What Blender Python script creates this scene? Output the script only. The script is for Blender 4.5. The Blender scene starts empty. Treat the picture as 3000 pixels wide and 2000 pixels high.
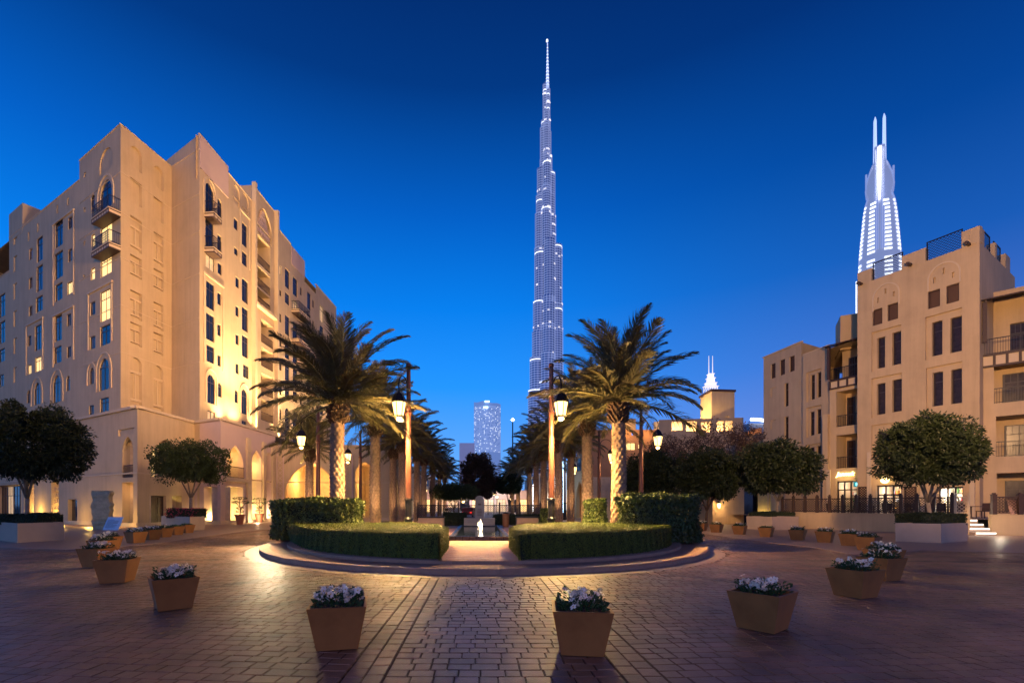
import bpy, math, random
import numpy as np
from mathutils import Vector, Matrix, Euler
random.seed(7); rng = np.random.default_rng(7)
S = bpy.context.scene
COL = S.collection
R = math.radians
PI = math.pi

# ------------------------------------------------------------------ camera, world, exposure
EYE = 1.7; FP = 1390.0; CX = 1403.0; HY = 1480.0     # eye height (m), focal length and horizon in photo pixels
cam_d = bpy.data.cameras.new('camera'); cam = bpy.data.objects.new('camera', cam_d); COL.objects.link(cam)
cam.location = (0, 0, EYE); cam.rotation_euler = (R(90), 0, 0)
cam_d.sensor_width = 36; cam_d.lens = FP / 3000 * 36
cam_d.shift_x = (1500 - CX) / 3000; cam_d.shift_y = (HY - 1000) / 3000
cam_d.clip_start = 0.1; cam_d.clip_end = 6000
S.camera = cam
S.view_settings.view_transform = 'Standard'; S.view_settings.look = 'None'
S.view_settings.exposure = 0.0; S.view_settings.gamma = 1
S.view_settings.use_curve_mapping = False
S.render.engine = 'CYCLES'
S.cycles.use_denoising = True
S.cycles.max_bounces = 6; S.cycles.diffuse_bounces = 3; S.cycles.glossy_bounces = 3
S.cycles.transmission_bounces = 4; S.cycles.transparent_max_bounces = 8
S.cycles.sample_clamp_indirect = 4; S.cycles.sample_clamp_direct = 0
S.cycles.caustics_reflective = False; S.cycles.caustics_refractive = False

W = bpy.data.worlds.new('World'); S.world = W; W.use_nodes = True
nt = W.node_tree; N = nt.nodes; L = nt.links; N.clear()
def nn(t, tree=None, **k):
    n = (tree or N).new(t)
    for a, b in k.items(): setattr(n, a, b)
    return n
SUN_EL, SUN_AZ = R(-5), R(100)
tc = nn('ShaderNodeTexCoord'); sp = nn('ShaderNodeSeparateXYZ'); L.new(tc.outputs['Generated'], sp.inputs[0])
ramp = nn('ShaderNodeValToRGB'); L.new(sp.outputs['Z'], ramp.inputs[0])
cr = ramp.color_ramp
def ramp_set(cr, pts):
    while len(cr.elements) > 1: cr.elements.remove(cr.elements[-1])
    cr.elements[0].position = pts[0][0]; cr.elements[0].color = (*pts[0][1], 1)
    for p, c in pts[1:]:
        e = cr.elements.new(p); e.color = (*c, 1)
ramp_set(cr, [(0.0, (.20, .50, 1.12)), (.10, (.14, .47, 1.2)), (.24, (.022, .36, 1.2)), (.38, (.003, .25, 1.0)),
              (.52, (.0015, .135, .66)), (.66, (.001, .048, .27)), (.80, (.0012, .018, .125)), (1.0, (.001, .010, .08))])
ramp2 = nn('ShaderNodeValToRGB'); L.new(sp.outputs['Z'], ramp2.inputs[0])
ramp_set(ramp2.color_ramp, [(0.0, (.26, .31, .78)), (.12, (.17, .27, .80)), (.24, (.070, .20, .72)), (.38, (.012, .12, .54)),
              (.52, (.002, .065, .35)), (.66, (.001, .030, .19)), (.80, (.001, .011, .09)), (1.0, (.001, .008, .07))])
mr = nn('ShaderNodeMapRange'); L.new(sp.outputs['X'], mr.inputs[0])
mr.inputs[1].default_value = -.05; mr.inputs[2].default_value = .75; mr.interpolation_type = 'SMOOTHSTEP'
mix = nn('ShaderNodeMix', data_type='RGBA'); L.new(mr.outputs[0], mix.inputs[0])
L.new(ramp.outputs[0], mix.inputs[6]); L.new(ramp2.outputs[0], mix.inputs[7])
bg = nn('ShaderNodeBackground'); L.new(mix.outputs[2], bg.inputs[0]); bg.inputs[1].default_value = 0.88
out = nn('ShaderNodeOutputWorld'); L.new(bg.outputs[0], out.inputs[0])

def light(kind, loc, energy, color=(1, .62, .3), radius=.15, target=None, angle=60, blend=.9, name='lamp_light'):
    d = bpy.data.lights.new(name, kind); o = bpy.data.objects.new(name, d); COL.objects.link(o)
    o.location = loc; d.energy = energy; d.color = color
    if kind in ('POINT', 'SPOT'): d.shadow_soft_size = radius
    if kind == 'SPOT': d.spot_size = R(angle); d.spot_blend = blend
    if target is not None:
        o.rotation_euler = (Vector(target) - Vector(loc)).to_track_quat('-Z', 'Y').to_euler()
    return o
WARM = (1, .60, .28); AMBER = (1, .55, .20); NEUT = (1, .70, .42); COOL = (.75, .85, 1)
# added warm fill from behind the camera, soft and low, for the pot fronts
sun = light('SUN', (0, -10, 20), .16, (1, .46, .20), target=(4, 50, 4), name='warm_fill'); sun.data.angle = R(60)
# added unseen floods (above the tree tops) that wash the facades
light('SPOT', (7, 13, 13.5), 52000, (1, .56, .26), .5, (-29, 44, 23), 62, 1, 'added_flood_light')
light('SPOT', (-9, 5, 12.5), 34000, (1, .54, .235), .5, (-32, 42, 24), 80, 1, 'added_flood_light')
light('SPOT', (-2, 16, 13.5), 34000, (1, .56, .25), .5, (-25, 50, 23), 68, 1, 'added_flood_light')
light('SPOT', (12, 8, 9.5), 46000, (1, .55, .24), .5, (35, 39, 15), 80, 1, 'added_flood_light')
# lamps of the square behind the camera, which light the near paving
light('POINT', (-7, -3, 6.2), 430, (1, .46, .18), .3)
light('POINT', (8, -3, 6.2), 430, (1, .46, .18), .3)

# ------------------------------------------------------------------ materials
MATS = {}
def mat(name, col, rough=.8, var=.12, scale=3., bump=.0, bscale=40., metal=0., emis=None, estr=0., spec=.5, attr=None, coat=0.):
    if name in MATS: return MATS[name]
    m = bpy.data.materials.new(name); m.use_nodes = True; t = m.node_tree; n = t.nodes; l = t.links
    b = n['Principled BSDF']; b.inputs['Roughness'].default_value = rough; b.inputs['Metallic'].default_value = metal
    b.inputs['Specular IOR Level'].default_value = spec
    b.inputs['Coat Weight'].default_value = coat
    tcn = n.new('ShaderNodeTexCoord')
    src = None
    if var > 0:
        no = n.new('ShaderNodeTexNoise'); no.inputs['Scale'].default_value = scale; no.inputs['Detail'].default_value = 6
        no.inputs['Roughness'].default_value = .65
        l.new(tcn.outputs['Object'], no.inputs['Vector'])
        rp = n.new('ShaderNodeValToRGB')
        lo = [c * (1 - var * 1.6) for c in col]; hi = [min(1, c * (1 + var * 1.3)) for c in col]
        ramp_set(rp.color_ramp, [(.25, lo), (.5, col), (.78, hi)])
        l.new(no.outputs['Fac'], rp.inputs[0]); src = rp.outputs[0]
        mr_ = n.new('ShaderNodeMapRange'); l.new(no.outputs['Fac'], mr_.inputs[0])
        mr_.inputs[3].default_value = rough - .08; mr_.inputs[4].default_value = min(1, rough + .08)
        l.new(mr_.outputs[0], b.inputs['Roughness'])
    if attr:
        at_ = n.new('ShaderNodeAttribute'); at_.attribute_name = attr
        mx = n.new('ShaderNodeMix'); mx.data_type = 'RGBA'; mx.blend_type = 'MULTIPLY'; mx.inputs[0].default_value = 1
        if src is not None: l.new(src, mx.inputs[6])
        else: mx.inputs[6].default_value = (*col, 1)
        l.new(at_.outputs['Color'], mx.inputs[7]); src = mx.outputs[2]
    if src is not None: l.new(src, b.inputs['Base Color'])
    else: b.inputs['Base Color'].default_value = (*col, 1)
    if bump > 0:
        nb = n.new('ShaderNodeTexNoise'); nb.inputs['Scale'].default_value = bscale; nb.inputs['Detail'].default_value = 4
        l.new(tcn.outputs['Object'], nb.inputs['Vector'])
        bp = n.new('ShaderNodeBump'); bp.inputs['Strength'].default_value = bump; bp.inputs['Distance'].default_value = .02
        l.new(nb.outputs['Fac'], bp.inputs['Height']); l.new(bp.outputs[0], b.inputs['Normal'])
    if emis is not None:
        b.inputs['Emission Color'].default_value = (*emis, 1); b.inputs['Emission Strength'].default_value = estr
    MATS[name] = m
    return m
def streaky(m, s=.35):
    """faint rain streaks and weather stains in a plaster wall"""
    t = m.node_tree; n = t.nodes; l = t.links; b = n['Principled BSDF']
    src = b.inputs['Base Color'].links[0].from_socket
    tcn = n.new('ShaderNodeTexCoord'); mp = n.new('ShaderNodeMapping'); mp.inputs['Scale'].default_value = (1.6, 1.6, .12)
    l.new(tcn.outputs['Object'], mp.inputs[0]); no = n.new('ShaderNodeTexNoise'); no.inputs['Scale'].default_value = 1.3; no.inputs['Detail'].default_value = 8
    no.inputs['Roughness'].default_value = .7
    l.new(mp.outputs[0], no.inputs['Vector']); mr_ = n.new('ShaderNodeMapRange'); l.new(no.outputs['Fac'], mr_.inputs[0])
    mr_.inputs[1].default_value = .42; mr_.inputs[2].default_value = .72; mr_.inputs[3].default_value = 1; mr_.inputs[4].default_value = 1 - s
    mx = n.new('ShaderNodeMix'); mx.data_type = 'RGBA'; mx.blend_type = 'MULTIPLY'; mx.inputs[0].default_value = 1
    l.new(src, mx.inputs[6]); l.new(mr_.outputs[0], mx.inputs[7]); l.new(mx.outputs[2], b.inputs['Base Color'])
    return m
M_PLASTER = streaky(mat('sand_plaster', (.54, .415, .255), .88, .08, .35, .25, 25), .15)
M_PLASTER2 = streaky(mat('ochre_plaster', (.53, .39, .225), .88, .09, .4, .3, 25), .15)
M_TRIM = mat('plaster_trim', (.58, .46, .30), .85, .06, .8, .15, 30)
M_PINK = mat('pink_plaster', (.58, .43, .36), .85, .06, .5, .15, 30)
M_STONE = mat('pale_stone', (.42, .34, .27), .7, .12, 2.5, .3, 30)
M_PLANT = mat('planter_plaster', (.50, .37, .26), .8, .08, 1.2, .2, 30)
M_WOOD = mat('dark_wood', (.05, .026, .018), .6, .25, 6, .2, 60)
M_IRON = mat('dark_iron', (.018, .016, .018), .45, .1, 8, .1, 60, metal=.4)
M_BRONZE = mat('brown_painted_steel', (.16, .06, .035), .38, .12, 6, .1, 60, metal=.35)
M_GLASS = mat('night_glass', (.008, .013, .024), .08, 0, spec=.6, bump=.04, bscale=1.2)
M_GLASSB = mat('curtained_glass', (.030, .019, .016), .22, .5, 3, spec=.25)
M_FRAME = mat('window_frame_dark', (.03, .022, .02), .5, .1, 10)
M_LITW = mat('lit_curtain', (.6, .45, .25), .7, .25, 4, emis=(1, .66, .24), estr=1.5)
M_LITD = mat('lit_window_dim', (.5, .4, .3), .7, .3, 3, emis=(1, .62, .25), estr=.55)
M_POT = mat('bronze_pot', (.33, .145, .042), .5, .2, 1.6, .12, 90, spec=.35)
M_TERRA = mat('terracotta', (.34, .12, .06), .6, .15, 6, .1, 60)
M_SOIL = mat('soil', (.035, .024, .016), .95, .3, 20, .5, 60)
M_LEAF = mat('leaf_dark', (.022, .034, .012), .5, .45, 5, spec=.35)
M_LEAFH = mat('leaf_hedge', (.085, .115, .022), .5, .5, 6, spec=.4)
M_LEAFM = mat('leaf_mid', (.05, .075, .018), .5, .45, 6, spec=.4)
M_FLOWERLEAF = mat('leaf_flower_pot', (.03, .075, .02), .5, .4, 14, spec=.4)
M_PETAL = mat('white_petal', (.86, .80, .66), .6, .06, 20)
M_YELL = mat('yellow_centre', (.7, .45, .08), .6, 0)
M_REDF = mat('red_petal', (.42, .04, .06), .6, .2, 20)
M_PINKF = mat('pink_petal', (.6, .2, .25), .6, .2, 20)
M_FROND = mat('palm_leaflet', (.125, .108, .045), .5, .35, 2.5, spec=.35)
M_RACHIS = mat('palm_rachis', (.16, .14, .06), .55, .2, 5)
M_BOOT = mat('palm_boots', (.10, .055, .03), .9, .4, 9, .6, 30)
M_TRUNK = mat('palm_bark', (.29, .185, .11), .92, .35, 8, .8, 22)
M_BARK = mat('pale_bark', (.24, .19, .14), .85, .3, 8, .5, 30)
M_WATER = mat('pool_water', (.01, .016, .03), .06, 0, spec=.8, bump=.22, bscale=5)
M_LAMP = mat('lantern_glass', (.9, .75, .5), .4, 0, emis=(1, .60, .20), estr=4.2)
M_LAMPS = mat('lamp_glow', (.9, .75, .5), .4, 0, emis=(1, .62, .22), estr=8)
M_WHITE = mat('white_glow', (.9, .9, .9), .4, 0, emis=(.85, .92, 1), estr=6)
M_ROOF = mat('roof_screed', (.32, .25, .19), .9, .15, 1)
M_GRASS = mat('lawn_grass', (.055, .10, .018), .8, .3, 20, .6, 80)
M_SIGN = mat('sign_glow', (.9, .8, .5), .4, 0, emis=(1, .74, .28), estr=5)
M_LOGO = mat('white_letters', (.8, .8, .8), .6, 0)
M_TEAL = mat('teal_light', (.3, .8, .9), .4, 0, emis=(.2, .85, 1), estr=3)
M_BLUE = mat('blue_light', (.1, .1, .9), .4, 0, emis=(.03, .08, 1), estr=2.5)
M_SHOP = mat('shop_wall', (.62, .50, .36), .8, .15, 2)
M_TERR = mat('terrace_tiles', (.30, .24, .18), .6, .12, 2)

# ------------------------------------------------------------------ helpers
class MB:
    def __init__(s): s.v = []; s.f = []
    def add(s, vs, fs):
        b = len(s.v); s.v += [tuple(v) for v in vs]; s.f += [tuple(b + i for i in f) for f in fs]
    def quad(s, a, b, c, d): s.add([a, b, c, d], [(0, 1, 2, 3)])
    def box(s, x0, x1, y0, y1, z0, z1, T=None):
        vs = [(x0, y0, z0), (x1, y0, z0), (x1, y1, z0), (x0, y1, z0), (x0, y0, z1), (x1, y0, z1), (x1, y1, z1), (x0, y1, z1)]
        if T is not None: vs = [T @ Vector(v) for v in vs]
        s.add(vs, [(0, 3, 2, 1), (4, 5, 6, 7), (0, 1, 5, 4), (1, 2, 6, 5), (2, 3, 7, 6), (3, 0, 4, 7)])
    def frustum(s, c, r0, r1, z0, z1, n=8, rot=0, caps=True):
        vs = []
        for r, z in ((r0, z0), (r1, z1)):
            for i in range(n):
                a = rot + 2 * PI * i / n; vs.append((c[0] + r * math.cos(a), c[1] + r * math.sin(a), z))
        fs = [(i, (i + 1) % n, n + (i + 1) % n, n + i) for i in range(n)]
        if caps: fs += [tuple(range(n))[::-1], tuple(range(n, 2 * n))]
        s.add(vs, fs)
    def lathe(s, c, prof, n=12, rot=0):
        for (r0, z0), (r1, z1) in zip(prof[:-1], prof[1:]): s.frustum(c, r0, r1, z0, z1, n, rot, caps=False)
        s.add([(c[0] + prof[-1][0] * math.cos(rot + 2 * PI * i / n), c[1] + prof[-1][0] * math.sin(rot + 2 * PI * i / n), prof[-1][1]) for i in range(n)], [tuple(range(n))])
    def tube(s, pts, rad, n=6):
        pts = [Vector(p) for p in pts]
        if not hasattr(rad, '__len__'): rad = [rad] * len(pts)
        rings = []
        for i, p in enumerate(pts):
            d = (pts[min(i + 1, len(pts) - 1)] - pts[max(i - 1, 0)]).normalized()
            a = d.orthogonal().normalized() if i == 0 else (rings[-1][1] - d * rings[-1][1].dot(d)).normalized()
            rings.append(([], a)); b = d.cross(a)
            for k in range(n):
                t = 2 * PI * k / n; rings[-1][0].append(p + (a * math.cos(t) + b * math.sin(t)) * rad[i])
        base = len(s.v)
        for r_, _ in rings: s.v += [tuple(q) for q in r_]
        for i in range(len(pts) - 1):
            for k in range(n):
                a = base + i * n; s.f.append((a + k, a + (k + 1) % n, a + n + (k + 1) % n, a + n + k))
        s.f.append(tuple(base + k for k in range(n))[::-1]); e = base + (len(pts) - 1) * n; s.f.append(tuple(e + k for k in range(n)))
    def mesh(s, name, m, smooth=False):
        me = bpy.data.meshes.new(name); me.from_pydata(s.v, [], s.f); me.materials.append(m)
        if smooth: me.polygons.foreach_set('use_smooth', [True] * len(me.polygons))
        me.update(); return me
def np_mesh(name, v, q, m, smooth=False, k=4):
    me = bpy.data.meshes.new(name); me.vertices.add(len(v)); me.vertices.foreach_set('co', np.asarray(v, np.float32).ravel())
    q = np.asarray(q, np.int32); me.loops.add(q.size); me.loops.foreach_set('vertex_index', q.ravel())
    me.polygons.add(len(q)); me.polygons.foreach_set('loop_start', np.arange(0, q.size, k, dtype=np.int32))
    me.update(calc_edges=True); me.materials.append(m)
    me.polygons.foreach_set('use_smooth', np.full(len(q), smooth, bool)); me.update(); return me
def ob(name, me, parent=None, loc=None, rot=0.0, kind=None, label=None, M=None, world=True):
    """links a mesh; with a parent its vertices are still read as world coordinates unless world=False"""
    o = bpy.data.objects.new(name, me); COL.objects.link(o)
    if M is not None: o.matrix_basis = M
    else:
        if loc is not None: o.location = loc
        if rot: o.rotation_euler = (0, 0, rot)
    if parent is not None:
        o.parent = parent
        if world: o.matrix_parent_inverse = WM[parent.name].inverted()
    WM[o.name] = (WM[parent.name] @ (WM[parent.name].inverted() if world else Matrix()) if parent is not None else Matrix()) @ o.matrix_basis
    if kind: o['kind'] = kind
    if label: o['label'] = label
    return o
WM = {}
def thing(name, label, cat, loc=(0, 0, 0), rot=0., group=None):
    o = bpy.data.objects.new(name, None); COL.objects.link(o); o.location = loc; o.rotation_euler = (0, 0, rot)
    o.empty_display_size = .2
    o['label'] = label; o['category'] = cat
    if group: o['group'] = group
    WM[o.name] = Matrix.Translation(loc) @ Matrix.Rotation(rot, 4, 'Z')
    return o
def tag(o, label, cat, group=None):
    o['label'] = label; o['category'] = cat
    if group: o['group'] = group
    return o
def dup(root, loc, rot, label, group=None, scale=1.):
    def cp(o, parent):
        c = o.copy(); COL.objects.link(c)
        if parent is not None: c.parent = parent
        for ch in KIDS(o): cp(ch, c)
        return c
    r_ = cp(root, None); r_.location = loc; r_.rotation_euler = (0, 0, rot); r_.scale = (scale,) * 3
    r_['label'] = label
    if group: r_['group'] = group
    return r_
def KIDS(o): return [c for c in COL.objects if c.parent == o] if o.name not in KC else KC[o.name]
KC = {}
def cache_kids():
    KC.clear()
    for c in COL.objects:
        KC.setdefault(c.name, [])
        if c.parent is not None: KC.setdefault(c.parent.name, []).append(c)
def at(px, D, py=None):
    """plan position (or 3-D point) seen in the photograph at column px, at depth D"""
    x = (px - CX) / FP * D
    return (x, D) if py is None else Vector((x, D, EYE + (HY - py) / FP * D))
def gd(py, z=0.): return (EYE - z) * FP / (py - HY)

class Facade:
    """a vertical wall plane from plan point A to B (left to right as seen from outside)"""
    def __init__(s, A, B):
        s.A = Vector((A[0], A[1], 0)); s.B = Vector((B[0], B[1], 0)); d = s.B - s.A; s.len = d.length; s.d = d.normalized()
        s.n = Vector((s.d.y, -s.d.x, 0)); s.ang = math.atan2(s.d.y, s.d.x)
    def P(s, u, z, o=0.): return s.A + s.d * u + s.n * o + Vector((0, 0, z))
    def uv(s, px, py, off=0.):
        r_ = Vector(((px - CX) / FP, 1, (HY - py) / FP)); a = s.A + s.n * off
        t = a.dot(s.n) / r_.dot(s.n); q = r_ * t
        return (q - a).dot(s.d), q.z + EYE
    def rect(s, r_):
        """photo rectangle (x0,x1,y0,y1) -> wall rectangle (u0,u1,z0,z1)"""
        xm = (r_[0] + r_[1]) / 2; return (s.uv(r_[0], r_[3])[0], s.uv(r_[1], r_[3])[0], s.uv(xm, r_[3])[1], s.uv(xm, r_[2])[1])
    def M(s, u, z, o=0.): return Matrix.Translation(s.P(u, z, o)) @ Matrix.Rotation(s.ang, 4, 'Z')
def arch_z(kind, t, h):
    t = min(1, abs(t))
    if kind == 'round': return h * math.sqrt(max(0, 1 - t * t))
    return h * (.62 * math.sqrt(max(0, 1 - t ** 2.4)) + .38 * (1 - t))
def wall(mb, F, u0, u1, z0, z1, holes=(), depth=.3, step=0):
    """holes: (u0,u1,z0,z1,kind,depth) cut through the face with reveals; kind None, 'round' or 'pointed'"""
    us = {u0, u1}; zs = {z0, z1}; H = []
    for h in holes:
        h = list(h) + [None] * (6 - len(h)); h[5] = h[5] or depth
        h[0] = max(h[0], u0 + .01); h[1] = min(h[1], u1 - .01); h[2] = max(h[2], z0 + .0); h[3] = min(h[3], z1 - .01)
        if h[1] - h[0] < .05 or h[3] - h[2] < .05: continue
        H.append(h); us |= {h[0], h[1]}; zs |= {h[2], h[3]}
    us = sorted(us); zs = sorted(zs)
    for j in range(len(zs) - 1):
        zc = (zs[j] + zs[j + 1]) / 2; run = None
        for i in range(len(us)):
            free = False
            if i < len(us) - 1:
                uc = (us[i] + us[i + 1]) / 2
                free = not any(h[0] < uc < h[1] and h[2] < zc < h[3] for h in H)
            if free and run is None: run = us[i]
            if not free and run is not None:
                mb.quad(F.P(run, zs[j]), F.P(us[i], zs[j]), F.P(us[i], zs[j + 1]), F.P(run, zs[j + 1])); run = None
    for a, b, c, d, kind, dp in H:
        mb.quad(F.P(a, c), F.P(a, c, -dp), F.P(a, d, -dp), F.P(a, d)); mb.quad(F.P(b, c, -dp), F.P(b, c), F.P(b, d), F.P(b, d, -dp))
        mb.quad(F.P(a, c), F.P(b, c), F.P(b, c, -dp), F.P(a, c, -dp)); mb.quad(F.P(a, d, -dp), F.P(b, d, -dp), F.P(b, d), F.P(a, d))
        if kind:
            w = (b - a) / 2; m = (a + b) / 2; hh = min(w * (1.0 if kind == 'round' else 1.25), (d - c) * .6); sz = d - hh; n = 12
            pts = [(m + w * math.cos(PI * (1 - i / n)), sz + arch_z(kind, math.cos(PI * (1 - i / n)), hh)) for i in range(n + 1)]
            for (p, q), (p2, q2) in zip(pts[:-1], pts[1:]):
                for o in (0, -min(dp, .22)): mb.quad(F.P(p, q, o), F.P(p2, q2, o), F.P(p2, d, o), F.P(p, d, o))
                mb.quad(F.P(p, q, -min(dp, .22)), F.P(p2, q2, -min(dp, .22)), F.P(p2, q2), F.P(p, q))
def fbox(mb, F, u0, u1, z0, z1, o0, o1):
    mb.box(0, u1 - u0, -o1, -o0, 0, z1 - z0, F.M(u0, z0))
WIN = {}
def window_parts(w, h, kind, arch, cols=2, transom=.28):
    key = (round(w, 1), round(h, 1), kind, arch, cols)
    if key in WIN: return WIN[key]
    w, h = key[0], key[1]; f = .06; mb = MB()
    mb.box(-w / 2 - .05, -w / 2 + f, 0, .07, 0, h); mb.box(w / 2 - f, w / 2 + .05, 0, .07, 0, h)
    mb.box(-w / 2 - .05, w / 2 + .05, .002, .068, 0, f); mb.box(-w / 2 - .05, w / 2 + .05, .002, .068, h - f, h)
    for i in range(1, cols): x = -w / 2 + w * i / cols; mb.box(x - .025, x + .025, .004, .06, f, h - f)
    if h > 1.2:
        z = h * (1 - transom); mb.box(-w / 2 + f, w / 2 - f, .006, .058, z - .03, z + .03)
        if cols > 1 and kind != 'dark':
            for i in range(cols * 2):
                if i % 2: x = -w / 2 + w * i / (cols * 2); mb.box(x - .018, x + .018, .008, .05, z, h - f)
    pb = MB(); pb.box(-w / 2, w / 2, .03, .05, f / 2, h - f / 2)
    m = {'dark': M_GLASS, 'brown': M_GLASSB, 'lit': M_LITW, 'dim': M_LITD}[kind]
    WIN[key] = (mb.mesh('window', M_FRAME), pb.mesh('pane', m)); return WIN[key]
def window(F, bld, r_, kind='dark', arch=None, depth=.28, cols=2):
    """r_ = wall rectangle; the window sits inside the wall opening"""
    w, h = r_[1] - r_[0], r_[3] - r_[2]
    if w < .15 or h < .2: return
    if w < .9: cols = 1
    fr, pn = window_parts(w, h, kind, arch, cols)
    M = F.M((r_[0] + r_[1]) / 2, r_[2], -depth + .08); 
    sc = Matrix.Diagonal((w / round(w, 1) * .998, 1, h / round(h, 1), 1))
    o = ob('window', fr, bld, M=M @ sc)
    p = bpy.data.objects.new('pane', pn); COL.objects.link(p); p.parent = o
    WM[p.name] = WM[o.name]
def balcony(F, bld, u0, u1, z, proj=1.0, rail=1.05, slab=.42, lattice=False):
    mb = MB(); fbox(mb, F, u0, u1, z - slab, z - .08, .0, proj); fbox(mb, F, u0 - .06, u1 + .06, z - .08, z, -.01, proj + .06)
    b = ob('balcony', mb.mesh('balcony', M_TRIM), bld)
    wb = MB()
    for k in range(2):
        zz = z - slab - .06 if k == 0 else z - .16
        fbox(wb, F, u0 - .03, u1 + .03, zz, zz + .09, .01, proj + .03)
    n = max(2, int((u1 - u0) / .45))
    for i in range(n + 1):
        u = u0 + (u1 - u0) * i / n; fbox(wb, F, u - .03, u + .03, z - slab, z - .1, proj, proj + .025)
    o = bpy.data.objects.new('bracket_trim', wb.mesh('bracket_trim', M_WOOD)); COL.objects.link(o); o.parent = b; o.matrix_parent_inverse = WM[b.name].inverted()
    rb = MB()
    for (a, c, e, f_) in ((u0, u1, proj - .05, proj - .01), (u0, u0 + .04, 0, proj - .05), (u1 - .04, u1, 0, proj - .05)):
        fbox(rb, F, a, c, z + rail - .06, z + rail, e, f_); fbox(rb, F, a + .001, c - .001, z + .08, z + .12, e, f_)
    k = int((u1 - u0) / .14)
    for i in range(k + 1):
        u = u0 + (u1 - u0 - .03) * i / k; w = .05 if i % 6 == 0 else .018
        fbox(rb, F, u, u + w, z, z + rail - .06, proj - .04, proj - .02)
        if lattice and i < k:
            for q in range(4): fbox(rb, F, u, u + .14, z + .2 + q * .2, z + .22 + q * .2, proj - .038, proj - .022)
    for i in range(1, int(proj / .14)):
        for uu in (u0 + .01, u1 - .03): fbox(rb, F, uu, uu + .018, z, z + rail - .06, i * .14, i * .14 + .018)
    o = bpy.data.objects.new('railing', rb.mesh('railing', M_IRON)); COL.objects.link(o); o.parent = b; o.matrix_parent_inverse = WM[b.name].inverted()
    return b
def rail(F, bld, u0, u1, z, h=1.0, off=-.12, m=None):
    rb = MB(); fbox(rb, F, u0, u1, z + h - .06, z + h, off - .03, off + .03); fbox(rb, F, u0, u1, z + .06, z + .1, off - .02, off + .02)
    k = max(2, int((u1 - u0) / .13))
    for i in range(k + 1):
        u = u0 + (u1 - u0 - .02) * i / k; fbox(rb, F, u, u + .02, z, z + h - .03, off - .01, off + .01)
    ob('balustrade', rb.mesh('balustrade', m or M_IRON), bld)
def room(F, u0, u1, z0, z1, d0, d1, mb, back_only=False):
    """open-fronted room behind an opening, from depth d0 to d1"""
    mb.quad(F.P(u0, z0, -d1), F.P(u1, z0, -d1), F.P(u1, z1, -d1), F.P(u0, z1, -d1))
    mb.quad(F.P(u0, z0, -d0), F.P(u0, z0, -d1), F.P(u0, z1, -d1), F.P(u0, z1, -d0))
    mb.quad(F.P(u1, z0, -d1), F.P(u1, z0, -d0), F.P(u1, z1, -d0), F.P(u1, z1, -d1))
    mb.quad(F.P(u0, z0, -d0), F.P(u1, z0, -d0), F.P(u1, z0, -d1), F.P(u0, z0, -d1))
    mb.quad(F.P(u0, z1, -d1), F.P(u1, z1, -d1), F.P(u1, z1, -d0), F.P(u0, z1, -d0))
def prism_top(mb, pts, z): mb.add([(p[0], p[1], z) for p in pts], [tuple(range(len(pts)))])
def coping(mb, F, u0, u1, z, o=.05, t=.09): fbox(mb, F, u0 + .02, u1 - .02, z, z + t, -.16, o)

#=PART2=
# ------------------------------------------------------------------ left hotel
hotel = thing('hotel_building', 'tall sand coloured hotel with balconies, lit facade and arched podium arcade', 'building', (-27, 40, 0))
FT = Facade((-37.3, 44.3), (-30.2, 40.0)); FW = Facade((-62.8, 59.5), (-37.3, 44.3))
FRt = Facade((-30.2, 40.0), (-29.2, 45.07)); FC = Facade((-29.2, 45.07), (-25.2, 42.8)); FM = Facade((-25.2, 42.8), (-23.1, 75.8))
def build(F, bld, u0, u1, z0, z1, rects, name='wall', m=None, niches=(), depth=.15, cope=True):
    """rects: list of (photo rect, kind, arch)"""
    holes = []; wins = []
    for r_ in rects:
        q = F.rect(r_[0]); kind = r_[1] if len(r_) > 1 else 'dark'; arch = r_[2] if len(r_) > 2 else None
        q = (q[0], q[1], max(q[2], z0 + .05), min(q[3], z1 - .05))
        holes.append((*q, arch, depth)); wins.append((q, kind, arch))
    mb = MB(); nh = []
    for r_ in niches:
        q = F.rect(r_[0]); d = r_[2] if len(r_) > 2 else .12; nh.append((*q, r_[1], d))
    wall(mb, F, u0, u1, z0, z1, holes + nh, depth)
    for h in nh:
        mb.quad(F.P(h[0], h[2], -h[5]), F.P(h[1], h[2], -h[5]), F.P(h[1], h[3], -h[5]), F.P(h[0], h[3], -h[5]))
    ob(name, mb.mesh(name, m or M_PLASTER), bld)
    for q, kind, arch in wins:
        if kind != 'open': window(F, bld, q, kind, arch, depth)
    if cope:
        cb = MB(); coping(cb, F, u0, u1, z1); ob('coping', cb.mesh('coping', M_TRIM), bld)
def frame_trim(F, bld, r_, proud=.07, w=.16, arch=None, m=None):
    """moulding round a window group, r_ photo rect"""
    u0, u1, z0, z1 = F.rect(r_); mb = MB()
    fbox(mb, F, u0 - w, u0, z0, z1, .003, proud); fbox(mb, F, u1, u1 + w, z0, z1, .003, proud); fbox(mb, F, u0 - w - .05, u1 + w + .05, z1, z1 + w, .002, proud + .04)
    ob('window_surround', mb.mesh('window_surround', m or M_TRIM), bld)
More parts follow.
